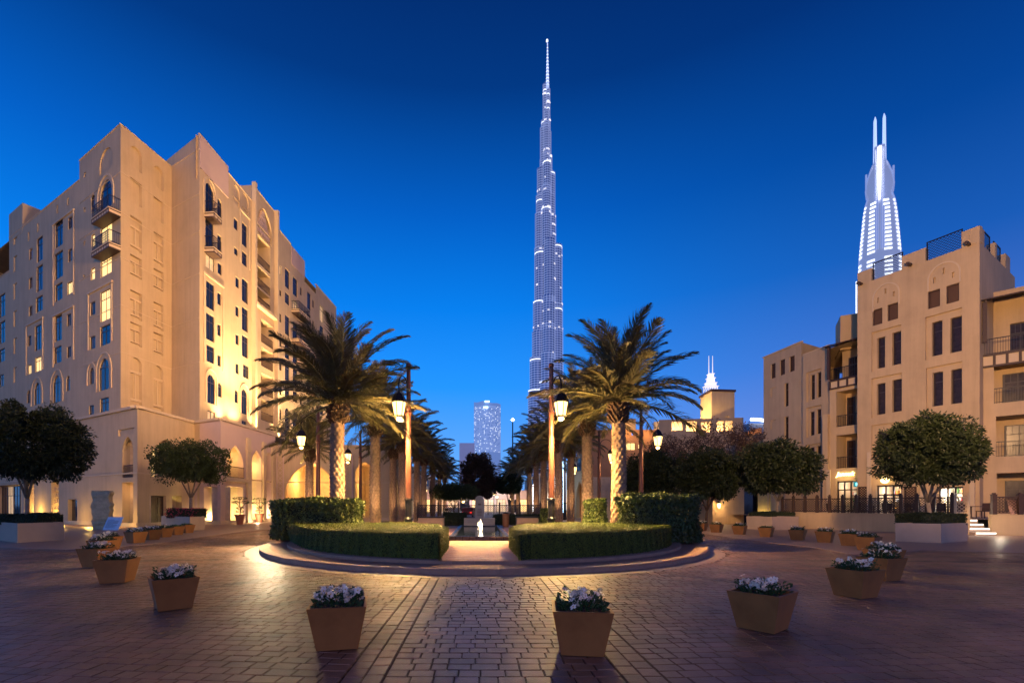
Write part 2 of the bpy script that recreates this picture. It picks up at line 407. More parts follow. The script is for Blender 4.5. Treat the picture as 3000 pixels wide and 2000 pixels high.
def arch_band(F, bld, r_, kind='round', proud=.07, w=.14, m=None):
    u0, u1, z0, z1 = F.rect(r_); mb = MB(); c = (u0 + u1) / 2; rr = (u1 - u0) / 2; hh = min(rr * 1.1, z1 - z0); sz = z1 - hh; n = 16
    def ring(s_):
        p = [(c - rr * s_, z0)] + [(c + rr * s_ * math.cos(PI * (1 - i / n)), sz + arch_z(kind, math.cos(PI * (1 - i / n)), hh * s_)) for i in range(n + 1)] + [(c + rr * s_, z0)]
        return p
    a, b = ring(1), ring(1 + w / rr)
    for i in range(len(a) - 1):
        q = [F.P(*a[i], proud), F.P(*a[i + 1], proud), F.P(*b[i + 1], proud), F.P(*b[i], proud)]; mb.quad(*q)
        mb.quad(F.P(*b[i], 0), F.P(*b[i], proud), F.P(*b[i + 1], proud), F.P(*b[i + 1], 0)); mb.quad(F.P(*a[i], proud), F.P(*a[i], 0), F.P(*a[i + 1], 0), F.P(*a[i + 1], proud))
    ob('arch_moulding', mb.mesh('arch_moulding', m or M_TRIM), bld)
ZP = 9.15      # podium top
zt = EYE + 32.1
# tower, left face
T_rects = [((294, 327, 527, 612), 'dark', 'round'), ((267, 278, 570, 622), 'dark', 'round'), ((295, 328, 640, 715), 'lit'), ((268, 278, 686, 722), 'lit'),
           ((295, 327, 747, 805), 'lit'), ((266, 278, 785, 819), 'lit'), ((294, 323, 850, 938), 'lit'), ((264, 279, 884, 923), 'dark'),
           ((293, 323, 953, 1010),), ((263, 279, 985, 1022),), ((290, 319, 1050, 1142), 'dark', 'round'), ((262, 275, 1076, 1125), 'dark', 'round'),
           ((293, 319, 1165, 1213),), ((261, 275, 1187, 1222),)]
build(FT, hotel, 0, FT.len, ZP - 2, zt, T_rects, niches=[((292, 330, 435, 500), 'round', .1), ((246, 251, 505, 520), None), ((245, 250, 608, 622), None), ((245, 250, 705, 718), None), ((244, 249, 805, 817), None)])
frame_trim(FT, hotel, (260, 327, 846, 1012)); arch_band(FT, hotel, (284, 326, 1036, 1142)); arch_band(FT, hotel, (257, 279, 1066, 1125))
arch_band(FT, hotel, (288, 332, 517, 612))
for yb in (622, 722):
    z = FT.uv(300, yb, .85)[1] + .1; balcony(FT, hotel, FT.uv(269, yb, .85)[0], FT.uv(319, yb, .85)[0], z, .85, lattice=True)
# wing to the side of the tower (further away)
W_rects = []
for x0, x1, y0, y1, k, a in [(162, 184, 645, 722, 0, 0), (160, 184, 738, 815, 0, 0), (161, 183, 830, 880, 0, 0), (160, 181, 923, 998, 0, 0), (158, 180, 1015, 1063, 0, 0), (155, 177, 1098, 1178, 0, 1),
        (200, 212, 635, 670, 0, 0), (200, 211, 729, 766, 0, 0), (197, 213, 825, 860, 1, 0), (196, 208, 919, 955, 0, 0), (196, 208, 1015, 1047, 0, 0), (194, 205, 1100, 1145, 0, 1),
        (108, 125, 695, 765, 0, 0), (107, 125, 778, 852, 0, 0), (105, 125, 868, 912, 0, 0), (102, 121, 952, 1025, 0, 0), (103, 121, 1045, 1087, 1, 0), (100, 118, 1120, 1185, 0, 1),
        (86, 95, 728, 760, 0, 0), (85, 95, 813, 845, 0, 0), (85, 95, 896, 925, 0, 0), (81, 92, 983, 1013, 0, 0), (82, 92, 1068, 1095, 1, 0), (79, 90, 1142, 1180, 0, 1),
        (-3, 15, 862, 928, 0, 0), (-3, 15, 942, 1005, 0, 0), (-3, 14, 1022, 1060, 0, 0), (-3, 11, 1097, 1132, 0, 0),
        (-70, -52, 880, 945, 0, 0), (-70, -52, 965, 1020, 0, 0), (-70, -52, 1040, 1080, 0, 0), (158, 180, 1195, 1215, 0, 0), (102, 118, 1205, 1228, 0, 0)]:
    W_rects.append(((x0, x1, y0, y1), 'lit' if k else 'dark', 'round' if a else None))
zw = EYE + 30.3
u27 = FW.uv(27, 800)[0]
build(FW, hotel, u27, FW.len, ZP - 2, zw, [r_ for r_ in W_rects if r_[0][0] > 27], niches=[((166, 170, 600, 625), None), ((197, 201, 580, 602), None), ((109, 113, 655, 680), None), ((82, 86, 680, 705), None)]
      + [((40, 50, y, y + 45), None, .1) for y in (670, 750, 830, 910, 990, 1075)])
build(FW, hotel, 0, u27, ZP - 2, EYE + FW.uv(20, 800)[1] - EYE, [r_ for r_ in W_rects if r_[0][0] < 27])
for r_ in ((157, 215, 915, 1064), (78, 125, 945, 1090), (157, 215, 640, 880)): frame_trim(FW, hotel, r_)
for r_ in ((150, 184, 1085, 1178), (93, 124, 1108, 1185)): arch_band(FW, hotel, r_)
# penthouse block on the wing roof
pb = MB(); ub0, ub1 = FW.uv(27, 632)[0], FW.uv(120, 640)[0]
fbox(pb, FW, u27, u27 + (ub1 - u27) * .45, zw - .5, FW.uv(60, 600)[1], -6, .02); ob('penthouse', pb.mesh('penthouse', M_PLASTER), hotel)
# tower, face towards the avenue: blind niches
NR = []
for x0, x1, dy in ((382, 416, 0), (450, 479, 1)):
    s_ = lambda a, b: (a + (HY - a) * .055 * dy * 1.0 + 0 * b, b + (HY - b) * .055 * dy)
    for y0, y1, a in ((432, 497, 'round'), (530, 598, None), (640, 735, None), (752, 812, None), (855, 935, None), (948, 1012, None), (1048, 1192, 'round')):
        q = s_(y0, y1); NR.append(((x0, x1, q[0], q[1]), a, .3))
build(FRt, hotel, 0, FRt.len, ZP - 2, zt, [], niches=NR)
for r_, a, d in NR[2:7] + NR[9:14]:
    mb = MB()
    u0, u1, z0, z1 = FRt.rect(r_); w = u1 - u0; h = z1 - z0
    fbox(mb, FRt, u0, u1, z0 + h * .68, z0 + h * .73, -.3, -.08); fbox(mb, FRt, u0, u1, z0 + h * .12, z0 + h * .17, -.3, -.08)
    fbox(mb, FRt, u0 + w * .48, u0 + w * .56, z0 + h * .17, z0 + h * .68, -.3, -.12)
    ob('niche_relief', mb.mesh('niche_relief', M_TRIM), hotel)
build(FC, hotel, 0, FC.len, ZP - 2, zt, [])
# string courses on tower and recess
mb = MB()
for F in (FT, FRt, FC):
    for z in (14.6, 18.6, 22.6, 26.4, 29.8): fbox(mb, F, 0.0, F.len + (.03 if F is FT else 0), z, z + .06, .002, .035)
ob('string_course', mb.mesh('string_course', M_TRIM), hotel)
# main facade towards the avenue
z1t = EYE + 33.5; z2t = EYE + 33.0; z3t = EYE + 34.9; z4t = EYE + 33.4; z5t = EYE + 33.2; z6t = EYE + 31.9
U = lambda x: FM.uv(x, 1000)[0]
secs = [0, U(668), U(741), U(805), U(853), U(892), U(925), U(985)]
S1 = [((602, 626, 540, 640), 'dark', 'round'), ((637, 650, 585, 640), 'dark', 'round'), ((602, 626, 645, 730), 'dark'), ((637, 649, 690, 735),), ((603, 628, 737, 790), 'dim'), ((638, 650, 772, 804),),
      ((604, 628, 828, 905),), ((637, 648, 858, 893),), ((604, 628, 921, 998),), ((637, 647, 950, 984),), ((605, 628, 1013, 1062),), ((637, 647, 1040, 1073),), ((608, 630, 1097, 1182), 'dark', 'round'), ((638, 650, 1120, 1163), 'dark', 'round'), ((608, 630, 1205, 1240), 'dim')]
S2 = [((709, 724, 657, 722),), ((685, 697, 642, 673),), ((709, 724, 740, 778),), ((686, 697, 727, 748),), ((709, 727, 820, 887),), ((690, 701, 813, 843),), ((709, 727, 903, 970),), ((690, 700, 898, 927),), ((709, 727, 985, 1047),),
      ((690, 700, 980, 1010),), ((712, 729, 1070, 1108),), ((690, 700, 1065, 1095),), ((708, 724, 1140, 1213), 'dark', 'round'), ((688, 698, 1142, 1180), 'dark', 'round'), ((708, 722, 1232, 1255),)]
build(FM, hotel, secs[0], secs[1], ZP - 2, z1t, S1, niches=[((616, 620, 445, 465), None), ((615, 619, 500, 518), None)])
mb = MB(); fbox(mb, FM, 0, secs[1], z1t - 3.0, z1t - .01, .003, .05); ob('parapet_panel', mb.mesh('parapet_panel', M_PINK), hotel)
build(FM, hotel, secs[1], secs[2], ZP - 2, z2t, S2, niches=[((683, 702, 545, 600), 'round', .1), ((709, 728, 570, 628), 'round', .1)])
for yb in (608, 712): 
    z = FM.uv(614, yb, .9)[1]; balcony(FM, hotel, FM.uv(599, yb)[0], FM.uv(649, yb, .9)[0], z, .9, lattice=True)
for r_ in ((600, 652, 822, 1075), (705, 730, 630, 778)): frame_trim(FM, hotel, r_)
for r_ in ((604, 634, 1085, 1182), (704, 728, 1128, 1213)): arch_band(FM, hotel, r_)
arch_band(FM, hotel, (598, 630, 528, 640))
# central portal bay: tall scalloped arch with recessed loggias
PR = [((754, 792, 704, 785), 'open'), ((754, 792, 795, 852), 'open'), ((754, 792, 858, 905), 'open'), ((765, 800, 945, 1012), 'open'), ((765, 800, 1026, 1080), 'open'), ((765, 800, 1100, 1160), 'open'), ((765, 800, 1175, 1235), 'open')]
up0, up1 = secs[2], secs[3]
archq = FM.rect((752, 797, 600, 702))
build(FM, hotel, up0, up1, ZP - 2, z3t, PR, niches=[((752, 797, 612, 700), 'pointed', .35)], depth=.9)
mb = MB(); wmb = MB()
for r_, _ in PR:
    u0, u1, z0, z1 = FM.rect(r_); z0 = max(z0, ZP)
    room(FM, u0, u1, z0, z1, .88, 1.7, mb); window(FM, hotel, (u0 + .5, u0 + 1.6, z0 + .05, z1 - .5), 'dark', None, 1.68); window(FM, hotel, (u0 + 2.2, u1 - .4, z0 + .05, z1 - .5), 'dark', None, 1.68)
    rail(FM, hotel, u0, u1, z0, .95, -.05, M_WOOD)
ob('loggia', mb.mesh('loggia', M_PLASTER), hotel)
# scalloped muqarnas tiers inside the arch head
mb = MB(); u0, u1, z0, z1 = FM.rect((752, 797, 612, 700))
for t in range(5):
    k = 7 - t; w = (u1 - u0) * (.86 - t * .17)
    for i in range(k):
        u = (u0 + u1) / 2 - w / 2 + w * (i + .5) / k
        mb.box(-w / k * .42, w / k * .42, 0, .22, 0, .5, FM.M(u, z0 + .35 + t * .58, -.14))
ob('muqarnas', mb.mesh('muqarnas', M_PINK), hotel)
mb = MB()
for u in (up0 - .25, up1 - .1): fbox(mb, FM, u, u + .35, ZP, z3t + .2, .0, .45)
fbox(mb, FM, up0 + .1, up1 - .1, FM.uv(770, 905)[1] - .3, FM.uv(770, 905)[1], .002, .5)
ob('pilaster', mb.mesh('pilaster', M_TRIM), hotel)
# bays beyond the portal: window rows at the same storeys
zr_big = [(FM.rect(r_[0])[2], FM.rect(r_[0])[3], len(r_) > 2) for r_ in S2 if r_[0][0] > 704]
zr_sm = [(FM.rect(r_[0])[2], FM.rect(r_[0])[3], len(r_) > 2) for r_ in S2 if r_[0][0] < 704]
def bay_rows(u0, u1, ztop, big, small, balc=(), mm=None, loggia=None):
    holes = []; ww = []
    for i, (a, b, ar) in enumerate(zr_big):
        q = (big[0], big[1], max(a, ZP - 1.5), min(b, ztop - .5)); holes.append((*q, 'round' if ar else None, .16)); ww.append(q)
    for i, (a, b, ar) in enumerate(zr_sm):
        q = (small[0], small[1], max(a, ZP - 1.5), min(b, ztop - .5)); holes.append((*q, 'round' if ar else None, .16)); ww.append(q)
    mb = MB(); wall(mb, FM, u0, u1, ZP - 2, ztop, holes, .16); ob('wall', mb.mesh('wall', mm or M_PLASTER), hotel)
    for i, q in enumerate(ww): window(FM, hotel, q, 'dim' if (i * 7 + int(u0)) % 11 == 3 else 'dark', None, .16)
    cb = MB(); coping(cb, FM, u0, u1, ztop); ob('coping', cb.mesh('coping', M_TRIM), hotel)
    for z in balc: balcony(FM, hotel, big[0] - .4, small[1] + .3, z, 1.0)
s3, s4, s5, s6, s7 = secs[3:8]
bay_rows(s3, s4, z4t, (s3 + 2.6, s3 + 3.8), (s3 + 1.0, s3 + 1.7))
bay_rows(s4, s5, z5t, (s4 + .5, s4 + 1.8), (s4 + 2.6, s4 + 3.2), balc=(26.9, 23.1))
mb = MB(); fbox(mb, FM, s4 + .05, s5, z5t - 2.2, z5t - .01, .003, .05); ob('parapet_panel', mb.mesh('parapet_panel', M_PINK), hotel)
bay_rows(s5, s6, z6t - 1.5, (s5 + .9, s5 + 2.1), (s5 + 2.6, s5 + 3.2), balc=(25., 21.2, 17.5))
bay_rows(s6, s7, z6t, (s6 + 1.5, s6 + 2.8), (s6 + 4.2, s6 + 4.9))
# roof slabs and the turret beyond
mb = MB()
prism_top(mb, [(-37.3, 44.3), (-30.2, 40), (-29.2, 45.07), (-36, 50)], zt - .3)
prism_top(mb, [(-62.8, 59.5), (-37.3, 44.3), (-32, 54), (-56, 70)], zw - .3)
prism_top(mb, [(-29.2, 45.07), (-25.2, 42.8), (-23.1, 75.8), (-40, 76), (-37, 50)], zt - .8)
ob('roof', mb.mesh('roof', M_ROOF), hotel)
mb = MB()  # hidden sides that close the volumes
for a, b, z in (((-25.2, 42.8), (-30.5, 46.2), z1t), ((-40, 76), (-23.1, 75.8), z6t), ((-37.3, 44.3), (-41, 51), zt), ((-62.8, 59.5), (-56, 70), zw)):
    F = Facade(a, b); mb.quad(F.P(0, 0), F.P(F.len, 0), F.P(F.len, z), F.P(0, z))
for u, zz in ((secs[1], z1t), (secs[2], z3t), (secs[3], z3t), (secs[5], z5t)):
    mb.quad(FM.P(u, ZP), FM.P(u, ZP, -4), FM.P(u, zz, -4), FM.P(u, zz))
mb.quad(FM.P(0, z1t - 4, -.35), FM.P(secs[1], z1t - 4, -.35), FM.P(secs[1], z1t, -.35), FM.P(0, z1t, -.35))
ob('side_wall', mb.mesh('side_wall', M_PLASTER), hotel)
mb = MB(); 
for k in range(3): mb.tube([FM.P(s5 - 1.2 + k * .5, z5t, -1.5), FM.P(s5 - 1.2 + k * .5, z5t + 1.2 + .4 * (k % 2), -1.5)], .05)
ob('rooftop_mast', mb.mesh('rooftop_mast', M_IRON), hotel)
# podium
PL = Facade((-60.0, 56.2), (-26.2, 36.4)); PRt = Facade((-26.2, 36.4), (-25.9, 43.2)); P1 = Facade((-25.9, 43.2), (-22.6, 41.5)); P2 = Facade((-22.6, 41.5), (-22.0, 51.3)); P3 = Facade((-22.0, 51.3), (-9.8, 52.3))
zpt = ZP
def podium(F, z1, holes, depth=.55, rooms=.7, m=None, niches=()):
    hs = []; mb = MB()
    for r_ in holes:
        q = list(F.rect(r_[0])); q[2] = max(q[2], .02 if r_[0][3] > 1505 else q[2]); hs.append((*q, r_[1], depth))
        rb = MB(); room(F, q[0], q[1], q[2], q[3], depth - .01, depth + rooms, rb); ob('arcade_room', rb.mesh('arcade_room', M_SHOP), hotel)
    nh = [(*F.rect(r_[0]), r_[1], .12) for r_ in niches]
    wall(mb, F, 0, F.len, 0, z1, hs + nh, depth)
    for h in nh: mb.quad(F.P(h[0], h[2], -.12), F.P(h[1], h[2], -.12), F.P(h[1], h[3], -.12), F.P(h[0], h[3], -.12))
    ob('podium_wall', mb.mesh('podium_wall', m or M_PLASTER), hotel)
    for nm_, a_ in (('cornice', (-.1, F.len + .1, z1, z1 + .22, -.5, .16)), ('plinth', (0, F.len, .0, .35, .0, .06)), ('string_course', (0, F.len, 4.15, 4.27, .002, .05))):
        cb = MB(); fbox(cb, F, *a_); ob(nm_, cb.mesh(nm_, M_TRIM), hotel)
    return hs
h = podium(PL, zpt, [((358, 390, 1278, 1398), 'pointed'), ((358, 390, 1412, 1544), None), ((199, 226, 1462, 1546), None), ((-10, 62, 1420, 1530), None), ((72, 100, 1400, 1535), None), ((150, 172, 1410, 1535), None)], niches=[((347, 393, 1255, 1275), None)])
rail(PL, hotel, h[0][0], h[0][1], h[0][2], 1.0, -.1, M_WOOD)
mb = MB(); q = h[2]; fbox(mb, PL, q[0] + .05, q[1] - .05, .02, q[3] - .05, -.35, -.28); ob('door', mb.mesh('door', M_GLASS), hotel)
q = h[3]
for i in range(4): window(PL, hotel, (q[0] + .1 + i * (q[1] - q[0]) / 4, q[0] + (i + 1) * (q[1] - q[0]) / 4 - .1, .1, q[3] - .1), 'dim' if i % 2 else 'dark', None, .5)
mb = MB(); 
for q in (h[5],):
    n = 6; w = (q[1] - q[0]) / 3
    for i in range(3):
        for j in range(int((q[3] - .1) / w)):
            c = PL.M(q[0] + (i + .5) * w, .1 + (j + .5) * w, -.2)
            mb.box(-w * .46, w * .46, 0, .04, -.03, .03, c @ Matrix.Rotation(R(45), 4, 'Y')); mb.box(-w * .46, w * .46, .002, .042, -.03, .03, c @ Matrix.Rotation(R(-45), 4, 'Y'))
ob('lattice_screen', mb.mesh('lattice_screen', M_TRIM), hotel)
h = podium(PRt, zpt, [((440, 532, 1285, 1398), 'pointed'), ((438, 487, 1451, 1542), None), ((505, 533, 1452, 1525), None)], niches=[])
rail(PRt, hotel, h[0][0], h[0][1], h[0][2], 1.0, -.1, M_WOOD)
window(PRt, hotel, (h[0][0] + 1.6, h[0][1] - 1.6, h[0][2], h[0][3] - .8), 'lit', None, 1.2)
mb = MB(); q = h[1]; fbox(mb, PRt, q[0] + .04, (q[0] + q[1]) / 2 - .01, .02, q[3] - .04, -.3, -.22); fbox(mb, PRt, (q[0] + q[1]) / 2 + .01, q[1] - .04, .02, q[3] - .04, -.3, -.22)
for i in range(3):
    for k in (0, 1):
        a = q[0] + .2 + k * (q[1] - q[0]) / 2; fbox(mb, PRt, a, a + (q[1] - q[0]) / 2 - .45, .3 + i * .75, .85 + i * .75, -.22, -.19)
ob('door', mb.mesh('door', M_WOOD), hotel)
h = podium(P1, zpt, [((597, 637, 1425, 1540), None)], m=M_PINK)
h = podium(P2, zpt, [((664, 713, 1305, 1400), 'pointed'), ((660, 712, 1425, 1537), None), ((738, 766, 1320, 1532), 'pointed'), ((778, 794, 1325, 1530), None)], m=M_PINK)
rail(P2, hotel, h[0][0], h[0][1], h[0][2], 1.05, .05, M_WOOD)
q = h[2]; window(P2, hotel, (q[0] + .5, q[1] - .3, 2.2, q[3] - 1.2), 'lit', None, 1.2)
mb = MB(); fbox(mb, P2, h[0][0] - .4, h[0][1] + .3, h[0][2] - .35, h[0][2], .002, .35)
for x in (725, 771, 798): 
    u = P2.uv(x, 1400)[0]; fbox(mb, P2, u - .28, u + .28, .36, 8.2, .003, .22); fbox(mb, P2, u - .36, u + .36, 6.9, 7.2, .003, .3); fbox(mb, P2, u - .36, u + .36, .01, .36, .065, .3)
ob('pilaster', mb.mesh('pilaster', M_TRIM), hotel)
# drive-through porch facing the square
zp3 = 8.1
hs = podium(P3, zp3, [((835, 985, 1352, 1532), 'pointed'), ((1040, 1098, 1352, 1532), 'pointed')], depth=.8, rooms=6.5)
mb = MB()
for (x0, x1) in ((810, 832), (990, 1034)):
    u0, u1 = P3.uv(x0, 1400)[0], P3.uv(x1, 1400)[0]; w = u1 - u0
    fbox(mb, P3, u0, u0 + .12, .4, 7.3, .003, .1); fbox(mb, P3, u1 - .12, u1, .4, 7.3, .003, .1)
    k = .55
    for j in range(int(6.6 / k)):
        c = P3.M((u0 + u1) / 2, .8 + j * k, .02); 
        for s_ in (45, -45): mb.box(-.3, .3, -.05, -.002 * (s_ > 0), -.025, .025, c @ Matrix.Rotation(R(s_), 4, 'Y'))
ob('carved_pilaster', mb.mesh('carved_pilaster', M_PINK), hotel)
mb = MB(); P4 = Facade((-9.8, 52.3), (-9.5, 64)); wall(mb, P4, 0, P4.len, 0, zp3, [(1.5, 4.5, 0, 5.6, 'pointed', .8), (6.2, 9.8, 0, 5.6, 'pointed', .8)], .8); ob('podium_wall', mb.mesh('podium_wall', M_PLASTER), hotel)
mb = MB(); prism_top(mb, [(-60, 56.2), (-26.2, 36.4), (-25.9, 43.2), (-22.6, 41.5), (-22, 51.3), (-22, 76), (-50, 70)], zpt + .01); prism_top(mb, [(-22, 51.3), (-9.8, 52.3), (-9.5, 64), (-22, 64)], zp3 + .01)
ob('podium_roof', mb.mesh('podium_roof', M_ROOF), hotel)
# lamps of the hotel: uplights on the podium roof, warm lights in the arcade
for x, e, a in ((596, 150, 60), (640, 1500, 70), (676, 1300, 62), (690, 700, 60), (735, 1800, 50), (808, 1600, 60), (850, 900, 60), (895, 900, 60), (940, 700, 60)):
    u = FM.uv(x, 1200)[0]; p = FM.P(u, ZP + .35, 1.0); light('SPOT', p, e * 1.9, (1, .63, .28), .12, FM.P(u + .2, ZP + 10, .1), a * 1.7, 1, 'facade_uplight'); light('SPOT', FM.P(u, ZP + .5, 2.6), e * 8.5, (1, .61, .28), .2, FM.P(u + .2, ZP + 13, 0), 60, 1, 'facade_uplight')
mb = MB()
for x in (640, 676, 735, 808, 850, 895, 940):
    u = FM.uv(x, 1200)[0]; mb.box(-.15, .15, -.15, .15, 0, .25, FM.M(u, ZP + .03, 1.0))
ob('uplight_housing', mb.mesh('uplight_housing', M_IRON), hotel)
light('SPOT', FM.P(secs[2] + .25, 22.5, .9), 500, (1, .75, .42), .05, FM.P(secs[2] + .25, 33, .45), 26, 1, 'facade_uplight')
def inl(F, u, z, o, e, c=AMBER, r_=.12): light('POINT', F.P(u, z, o), e, c, r_)
q = PL.rect((358, 390, 1412, 1544)); inl(PL, (q[0] + q[1]) / 2, 2.8, -.6, 16)
q = PL.rect((358, 390, 1278, 1398)); inl(PL, (q[0] + q[1]) / 2, 7.2, -.9, 14)
for x in (86, 160, 30, 120): inl(PL, PL.uv(x, 1480)[0], 1.0, .9 if x == 120 else -.9, 170, (1, .60, .14))
inl(PL, PL.uv(330, 1480)[0], .5, 1.6, 150, (1, .58, .12)); inl(PL, PL.uv(395, 1480)[0], .4, 1.6, 130, (1, .58, .12)); inl(PL, PL.uv(250, 1480)[0], .5, 1.6, 110, (1, .58, .12))
q = PRt.rect((440, 532, 1285, 1398)); inl(PRt, (q[0] + q[1]) / 2, 7.4, -.9, 50, (1, .62, .2)); inl(PRt, PRt.uv(519, 1480)[0], 2.6, -.8, 90, (1, .75, .2))
inl(P1, 1.6, .6, -.8, 260, (1, .70, .26)); inl(P1, .7, .35, .5, 60, NEUT)
inl(P2, P2.uv(686, 1400)[0], 6.4, -.8, 110, (1, .60, .18)); inl(P2, P2.uv(686, 1500)[0], .8, -.7, 420, (1, .68, .24)); inl(P2, P2.uv(752, 1500)[0], 1.2, -.8, 260, (1, .68, .25)); inl(P2, P2.uv(752, 1500)[0], 5.5, -.8, 120, (1, .6, .2)); inl(P2, P2.uv(786, 1500)[0], .8, -.7, 200, NEUT)
inl(P2, P2.uv(725, 1500)[0], .4, 1.0, 110, NEUT); inl(P2, P2.uv(798, 1500)[0], .4, .9, 120, NEUT)
q = P3.rect((835, 985, 1352, 1532)); 
for k in (.2, .55, .85): inl(P3, q[0] + (q[1] - q[0]) * k, 4.6, -3.8, 420, (1, .48, .12))
q = P3.rect((1040, 1098, 1352, 1532)); inl(P3, (q[0] + q[1]) / 2, 4.2, -3, 450, (1, .48, .12))

# ------------------------------------------------------------------ right apartment building
apt = thing('apartment_building', 'ochre apartment block with roof railings, timber pergolas and ground floor shops', 'building', (34, 38, 0))
Z0 = .9
RM = Facade(at(2512, 40.8), at(2870, 34.0)); RS = Facade(at(2870, 34.0), (44.4, 39.3)); WG = Facade(at(2872, 34.6), (40.6, 30.6))
LB = Facade(at(2430, 44.2), at(2512, 42.2)); SB = Facade(at(2352, 47.6), at(2430, 44.6)); BK = Facade(at(2237, 53.2), at(2348, 48.0))
zpier = EYE + 20.06; zrail = RM.uv(2815, 728)[1]
RMr = [((2567, 2590, 987, 1077),), ((2611, 2637, 971, 1067),), ((2727, 2758, 940, 1040),), ((2781, 2815, 927, 1030),),
       ((2566, 2591, 1122, 1213),), ((2611, 2639, 1110, 1205),), ((2729, 2760, 1089, 1188),), ((2783, 2815, 1080, 1181),),
       ((2567, 2592, 1262, 1340),), ((2612, 2638, 1252, 1335),), ((2730, 2761, 1240, 1330),), ((2784, 2815, 1233, 1325),)]
holes = [(*RM.rect(r_[0]), None, .42) for r_ in RMr]
grp = [(2553, 2640, 962, 1080), (2711, 2818, 915, 1044), (2553, 2642, 1100, 1218), (2713, 2819, 1068, 1192), (2553, 2642, 1240, 1345), (2714, 2819, 1222, 1334)]
def deep_wall(F, bld, z0, z1, wins, grps, extra=(), m=None, u1=None, d1=.16, d2=.36, mt=None):
    """window pairs sunk in a shared rectangular recess"""
    G = [F.rect(g) for g in grps]; mb = MB(); u1 = u1 or F.len
    wall(mb, F, 0, u1, z0, z1, [(*g, None, d1) for g in G] + list(extra), .3)
    F2 = Facade(F.P(0, 0, -d1)[:2], F.P(F.len, 0, -d1)[:2]); rest = []
    for g in G:
        hs = [w for w in wins if g[0] <= (w[0] + w[1]) / 2 <= g[1] and g[2] <= (w[2] + w[3]) / 2 <= g[3]]
        wall(mb, F2, g[0], g[1], g[2], g[3], [(*w[:4], None, d2) for w in hs], d2)
    ob('wall', mb.mesh('wall', m or M_PLASTER2), bld)
    for i, w in enumerate(wins): window(F2, bld, w[:4], 'brown', None, d2 - .05)
wins = [RM.rect(r_[0]) for r_ in RMr]
lat = [RM.rect(r_) for r_ in ((2556, 2585, 905, 951), (2600, 2631, 889, 937), (2718, 2754, 850, 901), (2772, 2810, 833, 886))]
shops = [RM.rect((2567, 2640, 1420, 1500)), RM.rect((2748, 2822, 1425, 1500))]
shops = [(s_[0], s_[1], Z0, s_[3]) for s_ in shops]
slots = [(2570, 2575, 872, 887), (2592, 2597, 845, 860), (2616, 2622, 853, 868), (2734, 2741, 813, 829), (2762, 2768, 785, 802), (2789, 2796, 797, 812)]
deep_wall(RM, apt, 0, zrail, wins, grp, [(*l_, None, .22) for l_ in lat] + [(*s_, None, .5) for s_ in shops] + [(*RM.rect(s_), None, .15) for s_ in slots])
mb = MB()
for s_ in slots: q = RM.rect(s_); mb.quad(RM.P(q[0], q[2], -.15), RM.P(q[1], q[2], -.15), RM.P(q[1], q[3], -.15), RM.P(q[0], q[3], -.15))
ob('slot_back', mb.mesh('slot_back', M_PLASTER2), apt, kind='stuff')
for r_ in ((2560, 2632, 833, 902), (2722, 2810, 772, 840)): arch_band(RM, apt, r_, proud=.05, w=.1)
def lattice_panel(F, q, bld, off=-.15, pitch=.14, name='lattice_panel', m=None, bar=.012, back=True):
    mb = MB(); u0, u1, z0, z1 = q
    for a, b, c, d in ((u0, u1, z0, z0 + .07), (u0, u1, z1 - .07, z1), (u0, u0 + .07, z0, z1), (u1 - .07, u1, z0, z1)): fbox(mb, F, a, b, c, d, off - .03, off + .03)
    w, h = u1 - u0, z1 - z0; n = int((w + h) / pitch)
    for i in range(1, n):
        for s_ in (0, 1):
            t = i * pitch
            p = (max(0, t - h), min(t, h)); q_ = (min(t, w), max(0, t - w))
            a = (p[0], p[1]); b = (q_[0], q_[1])
            if s_: a = (w - a[0], a[1]); b = (w - b[0], b[1])
            o = off + (.008 if s_ else -.008); d = Vector((b[0] - a[0], b[1] - a[1])).normalized(); nx, nz = -d.y * bar, d.x * bar
            P_ = lambda x, z, k=0: F.P(u0 + x, z0 + z, o + k)
            for k in (.006, -.006):
                mb.quad(P_(a[0] - nx, a[1] - nz, k), P_(b[0] - nx, b[1] - nz, k), P_(b[0] + nx, b[1] + nz, k), P_(a[0] + nx, a[1] + nz, k))
    o = ob(name, mb.mesh(name, m or M_WOOD), bld)
    if back:
        bb = MB(); bb.quad(F.P(u0, z0, off - .06), F.P(u1, z0, off - .06), F.P(u1, z1, off - .06), F.P(u0, z1, off - .06)); ob('lattice_backing', bb.mesh('lattice_backing', mat('lattice_back', (.16, .09, .06), .8)), bld)
    return o
for l_ in lat: lattice_panel(RM, l_, apt)
# roof piers, railings and timber spouts
for x0, x1, y in ((2512, 2553, 0), (2642, 2711, 0), (2817, 2870, 1)):
    mb = MB(); a, b = RM.uv(x0, 700)[0], RM.uv(x1, 700)[0]; fbox(mb, RM, max(a, 0), min(b, RM.len), zrail + .001, zpier - (.0 if y else .12), -.5, 0); ob('parapet_pier', mb.mesh('parapet_pier', M_PLASTER2), apt)
F = RS
for a, b, t in ((0, 1.2, 0), (3.6, 4.6, .0), (6.6, 8.5, .0)): mb = MB(); fbox(mb, F, a + .5 * (a > 0), b, zrail, zpier - t - .01, -.5, .0); ob('parapet_pier', mb.mesh('parapet_pier', M_PLASTER2), apt)
def roof_rail(F, a, b, z, h):
    lattice_panel(F, (a, b, z, z + h), apt, -.2, .2, 'roof_railing', M_IRON, .014, back=False)
roof_rail(RM, RM.uv(2553, 800)[0], RM.uv(2642, 760)[0], zrail, 1.5); roof_rail(RM, RM.uv(2711, 740)[0], RM.uv(2817, 700)[0], zrail, 1.5)
roof_rail(RS, 1.2, 3.6, zrail, 1.5); roof_rail(RS, 4.6, 6.6, zrail, 1.5)
mb = MB()
